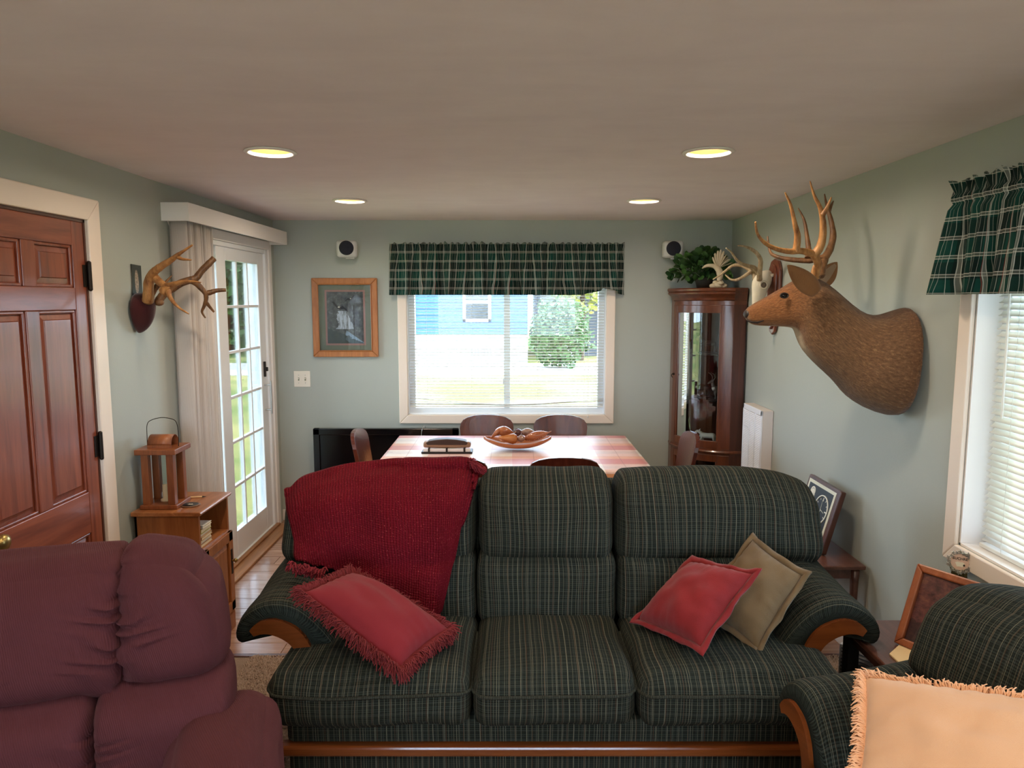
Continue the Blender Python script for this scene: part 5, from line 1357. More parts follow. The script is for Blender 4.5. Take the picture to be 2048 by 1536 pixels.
def wing(root_px, tips, dy0, dy1, r=.0085):
    m = MB(); rp = EP(*root_px, dy0)
    for k, (x, y) in enumerate(tips):
        tp = EP(x, y, dy1); st = rp + V((.003 * (k - 3), 0, .001 * k))
        m.tube([st, lerp(st, tp, .35), lerp(st, tp, .7), lerp(st, tp, .93), tp], [r * .8, r * 1.1, r * 1.25, r * .9, r * .25], 8, flat=.45)
    m.build('wing', M['resin'], eg)
wing((1436, 536), [(1425, 514), (1430, 506), (1436, 501), (1442, 499), (1448, 502), (1453, 509), (1458, 518)], 0, -.015)
wing((1438, 536), [(1443, 516), (1450, 512), (1456, 513), (1461, 518), (1465, 525)], .02, .07)
# ------------------------------------------------------------------ deer shoulder mount on the right wall
deer = thing('deer_mount', 'taxidermy buck shoulder mount with tall antlers on the right wall', 'deer mount', (RX, 3.02, 1.44))
RG = [((1489, 625), (1491, 637), 3.215, .014), ((1492, 618), (1497, 646), 3.215, .026), ((1502, 610), (1508, 651), 3.21, .032), ((1522, 599), (1530, 652), 3.205, .037), ((1543, 587), (1556, 653), 3.195, .046), ((1562, 576), (1577, 654), 3.185, .062),
      ((1580, 565), (1591, 657), 3.175, .076), ((1600, 553), (1597, 672), 3.16, .082), ((1622, 550), (1602, 694), 3.15, .084), ((1650, 562), (1617, 714), 3.135, .09), ((1684, 592), (1640, 736), 3.115, .104), ((1716, 622), (1668, 760), 3.095, .124),
      ((1745, 632), (1686, 780), 3.075, .148), ((1773, 626), (1697, 795), 3.055, .17), ((1797, 617), (1730, 818), 3.035, .182), ((1812, 613), (1768, 831), 3.02, .184)]
rings = []; NR = 28
for (t_, b_, y, hw) in RG:
    T_, B_ = aY(*t_, y), aY(*b_, y); c_ = (T_ + B_) / 2; v1 = (T_ - B_) / 2; r_ = []
    for j in range(NR):
        a = 2 * math.pi * j / NR; ca, sa = math.cos(a), math.sin(a)
        sq = lambda q: math.copysign(abs(q) ** .88, q)
        r_.append(c_ + v1 * sq(ca) + V((0, -hw * sq(sa) * (1 - .12 * ca), 0)))
    rings.append(r_)
# last ring: the cut base, flat on the wall board
T_, B_ = aX(1817, 616, RX - .012), aX(1803, 834, RX - .012); c_ = (T_ + B_) / 2; r_ = []
for j in range(NR):
    a = 2 * math.pi * j / NR; ca, sa = math.cos(a), math.sin(a)
    r_.append(V((RX - .012, c_.y - .165 * math.copysign(abs(sa) ** .8, sa), c_.z + (T_.z - B_.z) / 2 * math.copysign(abs(ca) ** .85, ca))))
rings.append(r_)
nR = len(rings)
for k in range(nR):
    for j in range(NR):
        rings[k][j] = rings[k][j] + V((0, 1, .6)) * (.004 * nz(rings[k][j].x * 14, rings[k][j].y * 14, rings[k][j].z * 14) * min(1, k / 6))
MB().loft(rings, True, True, lambda i, j: (i / (nR - 1), j / NR)).build('head_and_neck', M['hide'], deer, world=True, sub=1)
def on_ring(k, ang, out=1.0):
    r_ = rings[k]; c2 = sum(r_, V((0, 0, 0))) / NR; f = (ang % 360) / 360 * NR; j = int(f); p = lerp(r_[j % NR], r_[(j + 1) % NR], f - j); return c2 + (p - c2) * out
for sg, nm in ((1, 0), (-1, 0)):
    e = aY(1568, 591, 3.12) if sg > 0 else on_ring(5, -62, .96)
    MB().ball(e, .0125, 14, 9, (1.15, .7, .8)).build('eye', M['eye'], deer, world=True)
    m = MB(); m.tube([e + V((.016 * math.cos(a) * 1.05, -.003 * sg, .010 * math.sin(a))) for a in [k * math.pi / 8 for k in range(17)]], .0032, 6); m.build('eyelid', M['hide_dark'], deer, world=True)
MB().ball(aY(1494, 628, 3.215), .024, 14, 10, (.62, 1.0, .8)).build('nose', M['hide_dark'], deer, world=True)
m = MB(); m.tube([aY(1493, 641, 3.19), aY(1503, 644, 3.177), aY(1515, 645, 3.17), aY(1528, 641, 3.163)], [.003, .004, .0045, .002], 6); m.build('mouth_line', M['mouth'], deer, world=True)
def ear(base, tip, wv, cup, mat_o, mat_i, n=9, mlt=1.0):
    """cupped leaf; wv half-width vector, cup: vector the middle is pushed to"""
    P = []
    for i in range(n + 1):
        t_ = i / n; w_ = (math.sin(math.pi * (.14 + .86 * t_)) ** .75) * (1 - .25 * t_); row = []
        for j in range(9):
            s_ = -1 + j / 4; row.append(lerp(base, tip, t_) + wv * (s_ * w_) + cup * ((1 - s_ * s_) * w_))
        P.append(row)
    MB().grid(P).build('ear', mat_o, deer, world=True, solid=.008, sub=1)
    nn = cup.normalized() * -.006
    P2 = [[p + nn for p in r_[2:7]] for r_ in P[1:-1]]; MB().grid(P2).build('ear_lining', mat_i, deer, world=True, sub=1)
b1, t1 = aY(1634, 586, 3.075), aY(1574, 530, 3.02)
ear(b1, t1, V((.034, 0, .034)), V((.004, -.02, .004)), M['hide_plain'], M['hide_ear_in'])
b2, t2 = aY(1640, 570, 3.20), aY(1675, 524, 3.24)
ear(b2, t2, V((.036, 0, -.028)), V((-.004, .018, 0)), M['hide_plain'], M['hide_ear_in'])
def tines(root, specs, mat, name, yfn, pscale=1.0):
    for pts, r0, r1, y0, y1 in specs:
        n_ = len(pts); P = [aY(x, y, lerp(y0, y1, k / (n_ - 1))) for k, (x, y) in enumerate(pts)]; S_ = spline(P, 5); L = len(S_)
        MB().tube(S_, [1.18 * lerp(r0, r1, (k / (L - 1)) ** 1.25) * (1 + .1 * nz(k * .7, r0 * 900)) for k in range(L)], 10).build(name, mat, root, world=True)
near = [([(1629, 556), (1632, 540), (1636, 527), (1626, 509), (1603, 502), (1580, 503), (1553, 498), (1530, 486), (1515, 468), (1511, 444)], .0165, .003, 3.10, 2.96),
        ([(1592, 503), (1595, 473), (1590, 450), (1581, 410), (1570, 385)], .0135, .002, 3.03, 2.97),
        ([(1626, 512), (1640, 494), (1646, 466), (1645, 437), (1640, 415), (1628, 390), (1620, 362)], .0165, .002, 3.06, 3.0),
        ([(1645, 430), (1654, 415), (1663, 394)], .010, .002, 3.02, 3.0)]
far = [([(1640, 552), (1646, 530), (1648, 516), (1619, 521), (1580, 519), (1553, 513), (1540, 503), (1535, 473)], .0155, .003, 3.18, 3.36),
       ([(1616, 516), (1617, 499), (1614, 473), (1608, 440), (1596, 416)], .0125, .002, 3.25, 3.33),
       ([(1646, 520), (1659, 500), (1666, 473), (1663, 446), (1657, 423), (1652, 405), (1649, 388)], .015, .002, 3.22, 3.32),
       ([(1657, 425), (1662, 412), (1667, 402)], .008, .002, 3.31, 3.33)]
tines(deer, near, M['antler_a'], 'antler', None); tines(deer, far, M['antler_b'], 'antler', None)
for x, y, yy in ((1630, 553, 3.10), (1641, 550, 3.18)): MB().ball(aY(x, y, yy), .022, 12, 7, (1, 1, .55)).build('antler_burr', M['antler_b'], deer, world=True)
# ------------------------------------------------------------------ skull mount further back on the right wall
sk = thing('skull_mount', 'bleached deer skull with antlers on a wooden wall plaque', 'skull mount', (RX, 4.54, 1.72))
zt_, zb_ = aX(1550, 517, RX - .02).z, aX(1545, 670, RX - .02).z; hy_ = .095; cy_ = 4.53
out = [(cy_ - hy_ * .45, zb_ + .02), (cy_, zb_), (cy_ + hy_ * .45, zb_ + .02), (cy_ + hy_ * .85, lerp(zb_, zt_, .3)), (cy_ + hy_, lerp(zb_, zt_, .6)), (cy_ + hy_, lerp(zb_, zt_, .85)), (cy_ + hy_ * .6, zt_ - .015), (cy_, zt_), (cy_ - hy_ * .6, zt_ - .015), (cy_ - hy_, lerp(zb_, zt_, .85)), (cy_ - hy_, lerp(zb_, zt_, .6)), (cy_ - hy_ * .85, lerp(zb_, zt_, .3))]
MB().prism(out, .002, .024, lambda a, b, d: V((RX - d, a, b))).build('plaque_board', M['plaque'], sk, world=True, bev=.008)
MB().prism([(cy_ + (a - cy_) * .72, (zt_ + zb_) / 2 + (b - (zt_ + zb_) / 2) * .86) for a, b in out], .02, .036, lambda a, b, d: V((RX - d, a, b))).build('plaque_field', M['plaque'], sk, world=True, bev=.008)
SK = [((1534, 540), 7, .018), ((1530, 546), 14, .032), ((1526, 556), 19, .042), ((1523, 567), 20, .045), ((1520, 579), 16, .038), ((1517, 594), 13, .03), ((1514, 612), 10, .022), ((1512, 630), 8, .018), ((1511, 645), 6, .014), ((1510, 650), 3, .008)]
rings_s = []
for (px, py), hw, hy2 in SK:
    c2 = aY(px, py, 4.52); w_ = hw * 4.5 / FPX; rings_s.append([c2 + V((w_ * math.cos(2 * math.pi * j / 16), hy2 * math.sin(2 * math.pi * j / 16), 0)) for j in range(16)])
MB().loft(rings_s[::-1]).build('skull', M['bone'], sk, world=True, sub=1)
for yy in (4.478, 4.562):
    e = aY(1527, 570, yy); MB().ball(e, .019, 12, 8, (.9, .5, .9)).build('eye_socket', M['bone_dark'], sk, world=True)
    m = MB(); m.tube([e + V((.022 * math.cos(a), -.006 * (1 if yy < 4.5 else -1), .022 * math.sin(a))) for a in [k * math.pi / 8 for k in range(17)]], .005, 6); m.build('brow_ridge', M['bone'], sk, world=True)
m = MB(); m.tube([aY(1540, 552, 4.50), aY(1547, 550, 4.50), aY(1552, 556, 4.51)], [.012, .012, .004], 8); m.build('cheek_bone', M['bone'], sk, world=True)
tines(sk, [([(1519, 560), (1519, 545), (1521, 521), (1513, 506), (1500, 497), (1489, 493), (1476, 491)], .0145, .003, 4.47, 4.30), ([(1518, 548), (1509, 536), (1497, 532), (1482, 527), (1472, 518), (1462, 504), (1452, 496)], .012, .003, 4.46, 4.36)], M['antler_c'], 'antler', None)
tines(sk, [([(1510, 560), (1508, 548), (1497, 538), (1483, 531), (1466, 531), (1452, 541), (1439, 551), (1426, 559)], .0135, .003, 4.57, 4.72), ([(1504, 541), (1492, 550), (1476, 559), (1462, 559), (1450, 549)], .011, .003, 4.58, 4.66)], M['antler_c'], 'antler', None)
# ------------------------------------------------------------------ antler rack on the left wall
rk = thing('antler_rack', 'twisted antler rack on a maroon felt wall mount beside the door', 'antler mount', (LX, 3.44, 1.55))
yc, zt_, zb_ = 3.44, aX(276, 586, LX + .02).z, aX(276, 669, LX + .02).z
rings_m = []
for d, s_ in ((0.002, 1.0), (.02, 1.0), (.05, .9), (.075, .68), (.088, .4), (.092, .12)):
    r_ = []
    for j in range(24):
        a = 2 * math.pi * j / 24; ca, sa = math.cos(a), math.sin(a); hw = .072 * (1 if ca > 0 else 1 - .35 * ca * ca)
        r_.append(V((LX + d, yc + hw * sa * s_, lerp(zb_, zt_, .62) + (zt_ - zb_) * (.38 if ca > 0 else .62) * ca * s_ + .012 * d / .09)))
    rings_m.append(r_)
MB().loft(rings_m).build('felt_mount', M['maroon_felt'], rk, world=True, sub=1)
tines(rk, [([(296, 603), (297, 587), (298, 563), (305, 547), (322, 533), (341, 521), (354, 511), (364, 504), (385, 490)], .022, .003, 3.40, 3.30), ([(354, 513), (364, 518), (383, 520)], .009, .002, 3.33, 3.31),
           ([(303, 549), (317, 562), (329, 573), (336, 581), (341, 596), (356, 614), (378, 628)], .0175, .002, 3.385, 3.29), ([(330, 573), (353, 567), (377, 563), (402, 565)], .0125, .002, 3.35, 3.30), ([(326, 584), (333, 579), (340, 581)], .019, .014, 3.35, 3.34)], M['antler_a'], 'antler', None)
tines(rk, [([(316, 604), (327, 589), (344, 578), (360, 567), (380, 560), (392, 556), (404, 541), (418, 527), (428, 517)], .016, .0125, 3.47, 3.60), ([(382, 561), (392, 566), (402, 576), (411, 587), (412, 600), (408, 613), (404, 624), (411, 636)], .0145, .003, 3.55, 3.60), ([(409, 587), (420, 585), (434, 581), (452, 580)], .0125, .007, 3.57, 3.62), ([(411, 603), (418, 612), (428, 624)], .009, .004, 3.58, 3.62), ([(324, 592), (328, 570), (344, 551)], .011, .002, 3.48, 3.52), ([(300, 596), (308, 580), (318, 568)], .013, .010, 3.44, 3.42)], M['antler_b'], 'antler', None)
for x, y, yy in ((297, 603, 3.40), (318, 605, 3.47)): MB().ball(aY(x, y, yy), .024, 12, 7, (1, .9, .7)).build('antler_burr', M['antler_b'], rk, world=True)
c0 = aX(262, 528, LX + .004); c1 = aX(285, 592, LX + .004)
cd = thing('photo_card', 'small dark portrait photo card on the wall above the maroon mount', 'photo', (LX, c0.y, c1.z))
MB().add([V((LX + .002, c0.y, c0.z)), V((LX + .002, c1.y, c0.z - .004)), V((LX + .002, c1.y, c1.z)), V((LX + .002, c0.y, c1.z))] + [V((LX + .005, c0.y, c0.z)), V((LX + .005, c1.y, c0.z - .004)), V((LX + .005, c1.y, c1.z)), V((LX + .005, c0.y, c1.z))], [(0, 1, 2, 3), (4, 7, 6, 5), (0, 4, 5, 1), (1, 5, 6, 2), (2, 6, 7, 3), (3, 7, 4, 0)], [None, [(0, 1), (0, 0), (1, 0), (1, 1)], None, None, None, None]).build('print', M['card'], cd, world=True)
# ------------------------------------------------------------------ back wall: picture, speakers, switch
a_, b_ = aY(622, 556, BY - .025), aY(757, 714, BY - .025)
pic = thing('framed_picture', 'oak framed waterfall print with flying eagles on the back wall', 'picture', ((a_.x + b_.x) / 2, BY, (a_.z + b_.z) / 2))
casing4(pic, lambda a, z, d: V((a, BY - .004 - d, z)), a_.x + .045, b_.x - .045, b_.z + .045, a_.z - .045, .045, M['frame_oak'], 'lrtb', .024)
fx0, fx1, fz0, fz1 = a_.x + .04, b_.x - .04, b_.z + .04, a_.z - .04
casing4(pic, lambda a, z, d: V((a, BY - .02 - d, z)), fx0 + .011, fx1 - .011, fz0 + .011, fz1 - .011, .008, M['frame_oak'], 'lrtb', .014)
MB().box((fx0, BY - .012, fz0), (fx1, BY - .004, fz1)).build('mat_board', M['mat_board'], pic, world=True)
mx, mz = .055, .048
MB().box((fx0 + mx, BY - .0135, fz0 + mz), (fx1 - mx, BY - .012, fz1 - mz)).build('pink_mat', M['mat_pink'], pic, world=True)
px0, px1, pz0, pz1 = fx0 + mx + .014, fx1 - mx - .014, fz0 + mz + .014, fz1 - mz - .014
MB().add([V((px0, BY - .0145, pz0)), V((px1, BY - .0145, pz0)), V((px1, BY - .0145, pz1)), V((px0, BY - .0145, pz1))], [(0, 1, 2, 3)], [[(0, 0), (1, 0), (1, 1), (0, 1)]]).build('print', M['print'], pic, world=True)
def bird(cu, cv, s_, fl):
    f = lambda a, b, d: V((lerp(px0, px1, cu + fl * a * s_), BY - .0146 - d, lerp(pz0, pz1, cv + b * s_)))
    MB().prism([(-.30, .14), (-.22, .15), (-.08, .03), (0, .0), (.1, .04), (.26, -.06), (.3, -.12), (.14, -.04), (.02, -.06), (-.08, -.04), (-.2, .06)], 0, .0004, f).build('printed_eagle', M['ink'], pic, world=True)
    MB().prism([(-.09, 0), (-.05, .03), (0, .02), (-.02, -.02)], .0004, .0008, f).build('printed_eagle_head', M['ivory'], pic, world=True)
bird(.36, .70, .75, 1); bird(.64, .865, .48, -1)
MB().box((fx0, BY - .0185, fz0), (fx1, BY - .0175, fz1)).build('picture_glass', M['glass'], pic, world=True)
def speaker(px, py, label, yaw):
    c_ = aY(px, py, BY - .11)
    s_ = thing('wall_speaker', label, 'speaker', (c_.x, BY - .06, c_.z), R(yaw), 'small wall speakers')
    MB().rbox((.071, .045, .058), .016, (6, 4, 6), (.004, .01, .004)).build('cabinet', M['silver'], s_).location = (0, -.05, 0)
    m = MB(); n = 28; m.loft([[V((r * math.cos(2 * math.pi * j / n), y, r * math.sin(2 * math.pi * j / n) + .004)) for j in range(n)] for r, y in ((.052, -.09), (.052, -.108), (.048, -.112), (.03, -.114), (.012, -.112), (.002, -.116))]); m.build('grille', M['navy'], s_)
    MB().box((-.02, -.004, -.03), (.02, .058, .0)).box((-.012, -.06, -.07), (.05, -.03, -.056)).build('bracket', M['silver'], s_, bev=.003)
speaker(693, 498, 'silver wall speaker with a dark round grille above the framed print', 6)
speaker(1346, 499, 'silver wall speaker with a dark round grille beside the silk plant', -4)
a_, b_ = aY(587, 742, BY - .006), aY(621, 774, BY - .006)
sw = thing('light_switch', 'ivory double light switch plate below the framed print', 'light switch', ((a_.x + b_.x) / 2, BY, (a_.z + b_.z) / 2))
MB().box((a_.x, BY - .007, b_.z), (b_.x, BY - .0005, a_.z)).build('cover_plate', M['almond'], sw, world=True, bev=.003)
for f in (.3, .7):
    x, zc = lerp(a_.x, b_.x, f), (a_.z + b_.z) / 2
    MB().box((x - .005, BY - .009, zc - .012), (x + .005, BY - .006, zc + .012)).build('toggle_slot', M['mat_board'], sw, world=True); MB().box((x - .0035, BY - .018, zc), (x + .0035, BY - .008, zc + .009)).build('toggle', M['almond'], sw, world=True, bev=.001)
    for dz in (-.03, .03): MB().ball((x, BY - .0072, zc + dz), .003, 8, 4, (1, .4, 1)).build('screw', M['chrome'], sw, world=True)
# ------------------------------------------------------------------ wall heater on the right wall
hX = RX - .075; hy0, hy1, hz0, hz1 = 4.49, 4.86, .08, 1.01
ht = thing('wall_heater', 'white louvred wall furnace on the right wall beside the corner cabinet', 'heater', (RX, (hy0 + hy1) / 2, 0))
MB().box((hX + .006, hy0, hz0), (RX - .001, hy1, hz1)).build('cabinet_shell', M['heater_side'], ht, world=True, bev=.004)
MB().box((hX, hy0, hz0), (hX + .008, hy0 + .022, hz1)).box((hX, hy1 - .022, hz0), (hX + .008, hy1, hz1)).box((hX, hy0, hz1 - .035), (hX + .008, hy1, hz1)).box((hX, hy0, hz0), (hX + .008, hy1, hz0 + .05)).build('front_frame', M['heater'], ht, world=True, bev=.003)
cw = (hy1 - hy0 - .044) / 3
for k in range(3):
    y0 = hy0 + .022 + k * cw
    if k: MB().box((hX + .001, y0 - .006, hz0 + .05), (hX + .008, y0 + .006, hz1 - .035)).build('divider', M['heater'], ht, world=True)
    m = MB(); z = hz0 + .055
    while z < hz1 - .045:
        m.add([V((hX + .002, y0, z)), V((hX + .002, y0 + cw, z)), V((hX + .009, y0 + cw, z + .009)), V((hX + .009, y0, z + .009))], [(0, 1, 2, 3)]); z += .0115
    stuff(m.build('louvre_panel', M['heater'], ht, world=True, solid=.0015))
MB().box((hX - .001, hy1 - .13, hz1 - .15), (hX + .004, hy1 - .03, hz1 - .142)).box((hX - .002, hy1 - .135, hz1 - .16), (hX + .004, hy1 - .125, hz1 - .15)).build('control_flap', M['heater'], ht, world=True)
MB().ball((hX + .04, hy0 - .0005, .55), .004, 8, 5).build('screw', M['iron'], ht, world=True)
# ------------------------------------------------------------------ oak nightstand with lantern and books
nx0, nx1, ny0, ny1, nz1 = LX + .02, -1.458, 3.285, 3.635, .72
ns = thing('nightstand', 'honey oak nightstand with an open shelf by the left wall', 'nightstand', ((nx0 + nx1) / 2, (ny0 + ny1) / 2, 0))
OK_ = M['oak']
MB().prism([(nx0 - .012, nz1 - .02), (nx1 + .006, nz1 - .02), (nx1 + .014, nz1 - .008), (nx1 + .008, nz1), (nx0 - .012, nz1)], ny0 - .012, ny1 + .012).build('top', M['oak_top'], ns, world=True, bev=.003)
MB().box((nx0, ny0, .07), (nx1 - .004, ny0 + .016, nz1 - .02)).build('side_panel', OK_, ns, world=True); MB().box((nx0, ny1 - .016, .07), (nx1 - .004, ny1, nz1 - .02)).build('side_panel', OK_, ns, world=True)
MB().box((nx0, ny0, .07), (nx0 + .01, ny1, nz1 - .02)).build('back_panel', OK_, ns, world=True)
MB().box((nx0, ny0 + .016, .515), (nx1 - .004, ny1 - .016, .53)).build('shelf', M['oak_top'], ns, world=True); MB().box((nx0, ny0 + .016, .08), (nx1 - .004, ny1 - .016, .095)).build('bottom_board', OK_, ns, world=True)
MB().prism([(nx0, 0), (nx1 + .008, 0), (nx1 + .008, .085), (nx1, .10), (nx0, .10)], ny0 - .006, ny1 + .006).build('plinth', OK_, ns, world=True, bev=.003)
dx = nx1 - .004; dr = MB().box((dx, ny0 + .004, .105), (dx + .006, ny1 - .004, .522)).build('door', OK_, ns, world=True)
m = MB(); e = .05; y0, y1, z0, z1 = ny0 + .004, ny1 - .004, .105, .522
for a, b in (((y0, z0), (y0 + e, z1)), ((y1 - e, z0), (y1, z1)), ((y0, z0), (y1, z0 + e)), ((y0, z1 - e), (y1, z1))): m.box((dx + .004, a[0], a[1]), (dx + .02, b[0], b[1]))
m.build('door_frame', OK_, dr, world=True, bev=.003)
i1 = [(y0 + e, z0 + e), (y1 - e, z0 + e), (y1 - e, z1 - e), (y0 + e, z1 - e)]; i2 = [(y0 + e + .025, z0 + e + .025), (y1 - e - .025, z0 + e + .025), (y1 - e - .025, z1 - e - .025), (y0 + e + .025, z1 - e - .025)]
MB().loft([[V((dx + .006, a, b)) for a, b in i1], [V((dx + .016, a, b)) for a, b in i2]], True, False).build('raised_panel', OK_, dr, world=True)
ky, kz = y1 - .028, .37
MB().box((dx + .02, ky - .009, kz - .07), (dx + .023, ky + .009, kz + .06)).build('escutcheon', M['iron'], dr, world=True, bev=.001)
m = MB(); m.tube([V((dx + .02, ky, kz)), V((dx + .034, ky, kz))], .005, 8); m.ball((dx + .04, ky, kz), .011, 12, 8); m.build('knob', M['brass'], dr, world=True)
# books lying in the open shelf
zb_ = .531
for (th, w_, mt, lb, dy) in ((.016, .13, 'book_b', 'tan-covered book at the bottom of the nightstand shelf pile', 0), (.022, .135, 'book_c', 'pale thick book second from the bottom in the nightstand shelf', .006), (.014, .12, 'book_b', 'thin tan book in the middle of the nightstand shelf pile', -.006),
                             (.014, .125, 'book_c', 'thin white book under the olive one in the nightstand shelf', .004), (.026, .12, 'book_a', 'olive green book near the top of the nightstand shelf pile', -.002), (.012, .10, 'book_c', 'small grey-white book on top of the nightstand shelf pile', -.012)):
    bk = thing('book', lb, 'book', (nx1 - .10, ny0 + .10 + dy, zb_), 0, 'books in the nightstand shelf')
    MB().box((-.09, -w_ / 2 + .003, .002), (.084 - dy, w_ / 2 - .003, th - .002)).build('pages', M['paper'], bk)
    MB().box((-.093, -w_ / 2, 0), (.086 - dy, w_ / 2, .002)).box((-.093, -w_ / 2, th - .002), (.086 - dy, w_ / 2, th)).box((-.093, -w_ / 2, 0), (.086 - dy, -w_ / 2 + .0025, th)).build('cover', M[mt], bk)
    zb_ += th + .0005
# wooden lantern
lc = (-1.665, 3.40, nz1 + .001)
ln = thing('lantern', 'rustic wooden post lantern with a wire handle on the nightstand', 'lantern', lc, R(2)); LW = M['lantern']
MB().box((-.086, -.082, 0), (.086, .082, .02)).build('base_board', LW, ln, bev=.003); MB().box((-.094, -.092, .262), (.094, .092, .287)).build('top_board', LW, ln, bev=.003)
for sx_ in (-1, 1):
    for sy_ in (-1, 1): MB().box((sx_ * .058 - .0165, sy_ * .055 - .0165, .02), (sx_ * .058 + .0165, sy_ * .055 + .0165, .262)).build('post', LW, ln, bev=.002)
m = MB(); n = 14; ro, ri = .044, .041
m.loft([[V((-.052, r * math.cos(math.pi * k / n), .287 + .012 + r * math.sin(math.pi * k / n) * 1.05)) for k in range(n + 1) for r in (ro,)] + [V((-.052, ri * math.cos(math.pi * (n - k) / n), .299 + ri * math.sin(math.pi * (n - k) / n) * 1.05)) for k in range(n + 1)], [V((.058, ro * math.cos(math.pi * k / n), .299 + ro * math.sin(math.pi * k / n) * 1.05)) for k in range(n + 1)] + [V((.058, ri * math.cos(math.pi * (n - k) / n), .299 + ri * math.sin(math.pi * (n - k) / n) * 1.05)) for k in range(n + 1)]], True, True)
m.box((-.052, -.044, .287), (.058, -.041, .30)); m.box((-.052, .041, .287), (.058, .044, .30)); m.build('arched_hood', M['lantern'], ln)
MB().tube(spline([V((-.072, 0, .28)), V((-.071, 0, .34)), V((-.068, 0, .39)), V((-.05, 0, .412)), V((0, 0, .425)), V((.05, 0, .418)), V((.07, 0, .40)), V((.076, 0, .35)), V((.074, 0, .28))], 4), .0018, 6).build('wire_handle', M['iron'], ln)
MB().lathe([(.022, .02), (.022, .03), (.012, .035), (.012, .10), (.008, .102)], 14).build('candle', M['paper'], ln); MB().box((.038, -.04, .02), (.041, .04, .26)).build('pane', M['shelf_glass'], ln); MB().box((-.04, .052, .02), (.04, .055, .26)).build('pane', M['shelf_glass'], ln)
p = aZ(381, 1010, nz1 + .002); o = thing('coaster', 'round dark coaster with a pale emblem on the nightstand', 'coaster', (p.x, p.y, nz1 + .0005))
MB().lathe([(.001, 0), (.043, 0), (.045, .002), (.043, .005), (.001, .005)], 28).build('disc', M['book_d'], o); MB().lathe([(.001, .005), (.036, .005), (.036, .0055), (.001, .0055)], 24).build('printed_ring', M['black'], o); MB().prism([(-.014, -.003), (-.006, .006), (0, .002), (.007, .008), (.014, -.002), (.004, -.006)], .0055, .006, lambda a, b, d: V((a, b, d))).build('emblem', M['ivory'], o)
a_, b_ = aZ(374, 995, nz1 + .005), aZ(412, 993, nz1 + .005); o = thing('pencil', 'short natural wood pencil lying on the nightstand', 'pencil', (a_.x, a_.y, nz1))
MB().tube([a_, lerp(a_, b_, .8)], .0042, 6, smooth=False).build('shaft', M['cream_card'], o, world=True); MB().tube([lerp(a_, b_, .8), b_], [.0042, .0008], 6).build('tip', M['ink'], o, world=True)
# ------------------------------------------------------------------ side table with the clock plaque
def table(name, label, x0, x1, y0, y1, h, mat, legw=.018, leg_mat=None, turned=False):
    t_ = thing(name, label, 'table', ((x0 + x1) / 2, (y0 + y1) / 2, 0))
    MB().box((x0, y0, h - .02), (x1, y1, h)).build('tabletop', mat, t_, world=True, bev=.005)
    MB().box((x0 + .03, y0 + .03, h - .07), (x1 - .03, y0 + .045, h - .02)).box((x0 + .03, y1 - .045, h - .07), (x1 - .03, y1 - .03, h - .02)).box((x0 + .03, y0 + .03, h - .07), (x0 + .045, y1 - .03, h - .02)).box((x1 - .045, y0 + .03, h - .07), (x1 - .03, y1 - .03, h - .02)).build('apron', mat, t_, world=True)
    for x in (x0 + .035, x1 - .035):
        for y in (y0 + .035, y1 - .035):
            if turned: MB().lathe([(.012, 0), (.016, .02), (.012, .04), (.014, .1), (.018, h - .1), (.022, h - .02)], 12, (x, y, 0)).build('leg', leg_mat or mat, t_, world=True)
            else: MB().box((x - legw, y - legw, 0), (x + legw, y + legw, h - .02)).build('leg', leg_mat or mat, t_, world=True, bev=.003)
    return t_
table('side_table', 'dark walnut side table behind the sofa arm holding the clock plaque', 1.33, 1.622, 3.20, 3.78, .49, M['dark_table'], turned=True)
O_ = V((1.497, 3.335, .4915)); ax_ = V((0, .36, 0)); bx_ = V((.082, 0, .305)); nrm = bx_.cross(ax_).normalized()
if nrm.x > 0: nrm = -nrm
cl = thing('clock_plaque', 'dark wood award plaque with an inset clock leaning on the right wall', 'clock', O_)
Wp, Hp = ax_.length, bx_.length
def CP(l, h, d): return O_ + ax_ * (1 - l / Wp) + bx_ * (h / Hp) + nrm * d      # l from the image-left edge, h up
def quad(name, l0, l1, h0, h1, d0, d1, mat, parent=None, bev=0):
    return MB().hexa([CP(l0, h0, d0), CP(l1, h0, d0), CP(l1, h1, d0), CP(l0, h1, d0), CP(l0, h0, d1), CP(l1, h0, d1), CP(l1, h1, d1), CP(l0, h1, d1)]).build(name, mat, parent or cl, world=True, bev=bev)
quad('plaque_board', 0, Wp, 0, Hp, 0, .03, M['cab_dark'], bev=.006)
fp = quad('gold_plate', .022, Wp - .03, .075, Hp - .018, .03, .0315, M['gold']); quad('black_field', .04, Wp - .048, .092, Hp - .034, .0315, .0325, M['ink'], fp)
cxl, chh, rad = .232, .185, .073
def ringm(c_l, c_h, r0, r1, d0, d1, n=32):
    m = MB(); m.loft([[CP(c_l + r * math.cos(2 * math.pi * k / n), c_h + r * math.sin(2 * math.pi * k / n), d) for k in range(n)] for r, d in ((r0, d0), (r1, d0), (r1, d1), (r0, d1), (r0, d0))], False, False); return m
ringm(cxl, chh, rad - .006, rad, .0325, .036).build('clock_ring', M['ivory'], cl, world=True)
for k in range(12):
    a = math.pi / 6 * k; L_ = .018 if k % 3 == 0 else .010; w_ = .0028 if k % 3 == 0 else .0016; r1_ = rad - .012
    d = V((math.cos(a), math.sin(a), 0)); nn = V((-d.y, d.x, 0)) * w_; q = [d * (r1_ - L_) - nn, d * r1_ - nn, d * r1_ + nn, d * (r1_ - L_) + nn]
    MB().prism([(p.x, p.y) for p in q], .0325, .0335, lambda a_, b_, d_: CP(cxl + a_, chh + b_, d_)).build('hour_mark', M['ivory'], cl, world=True)
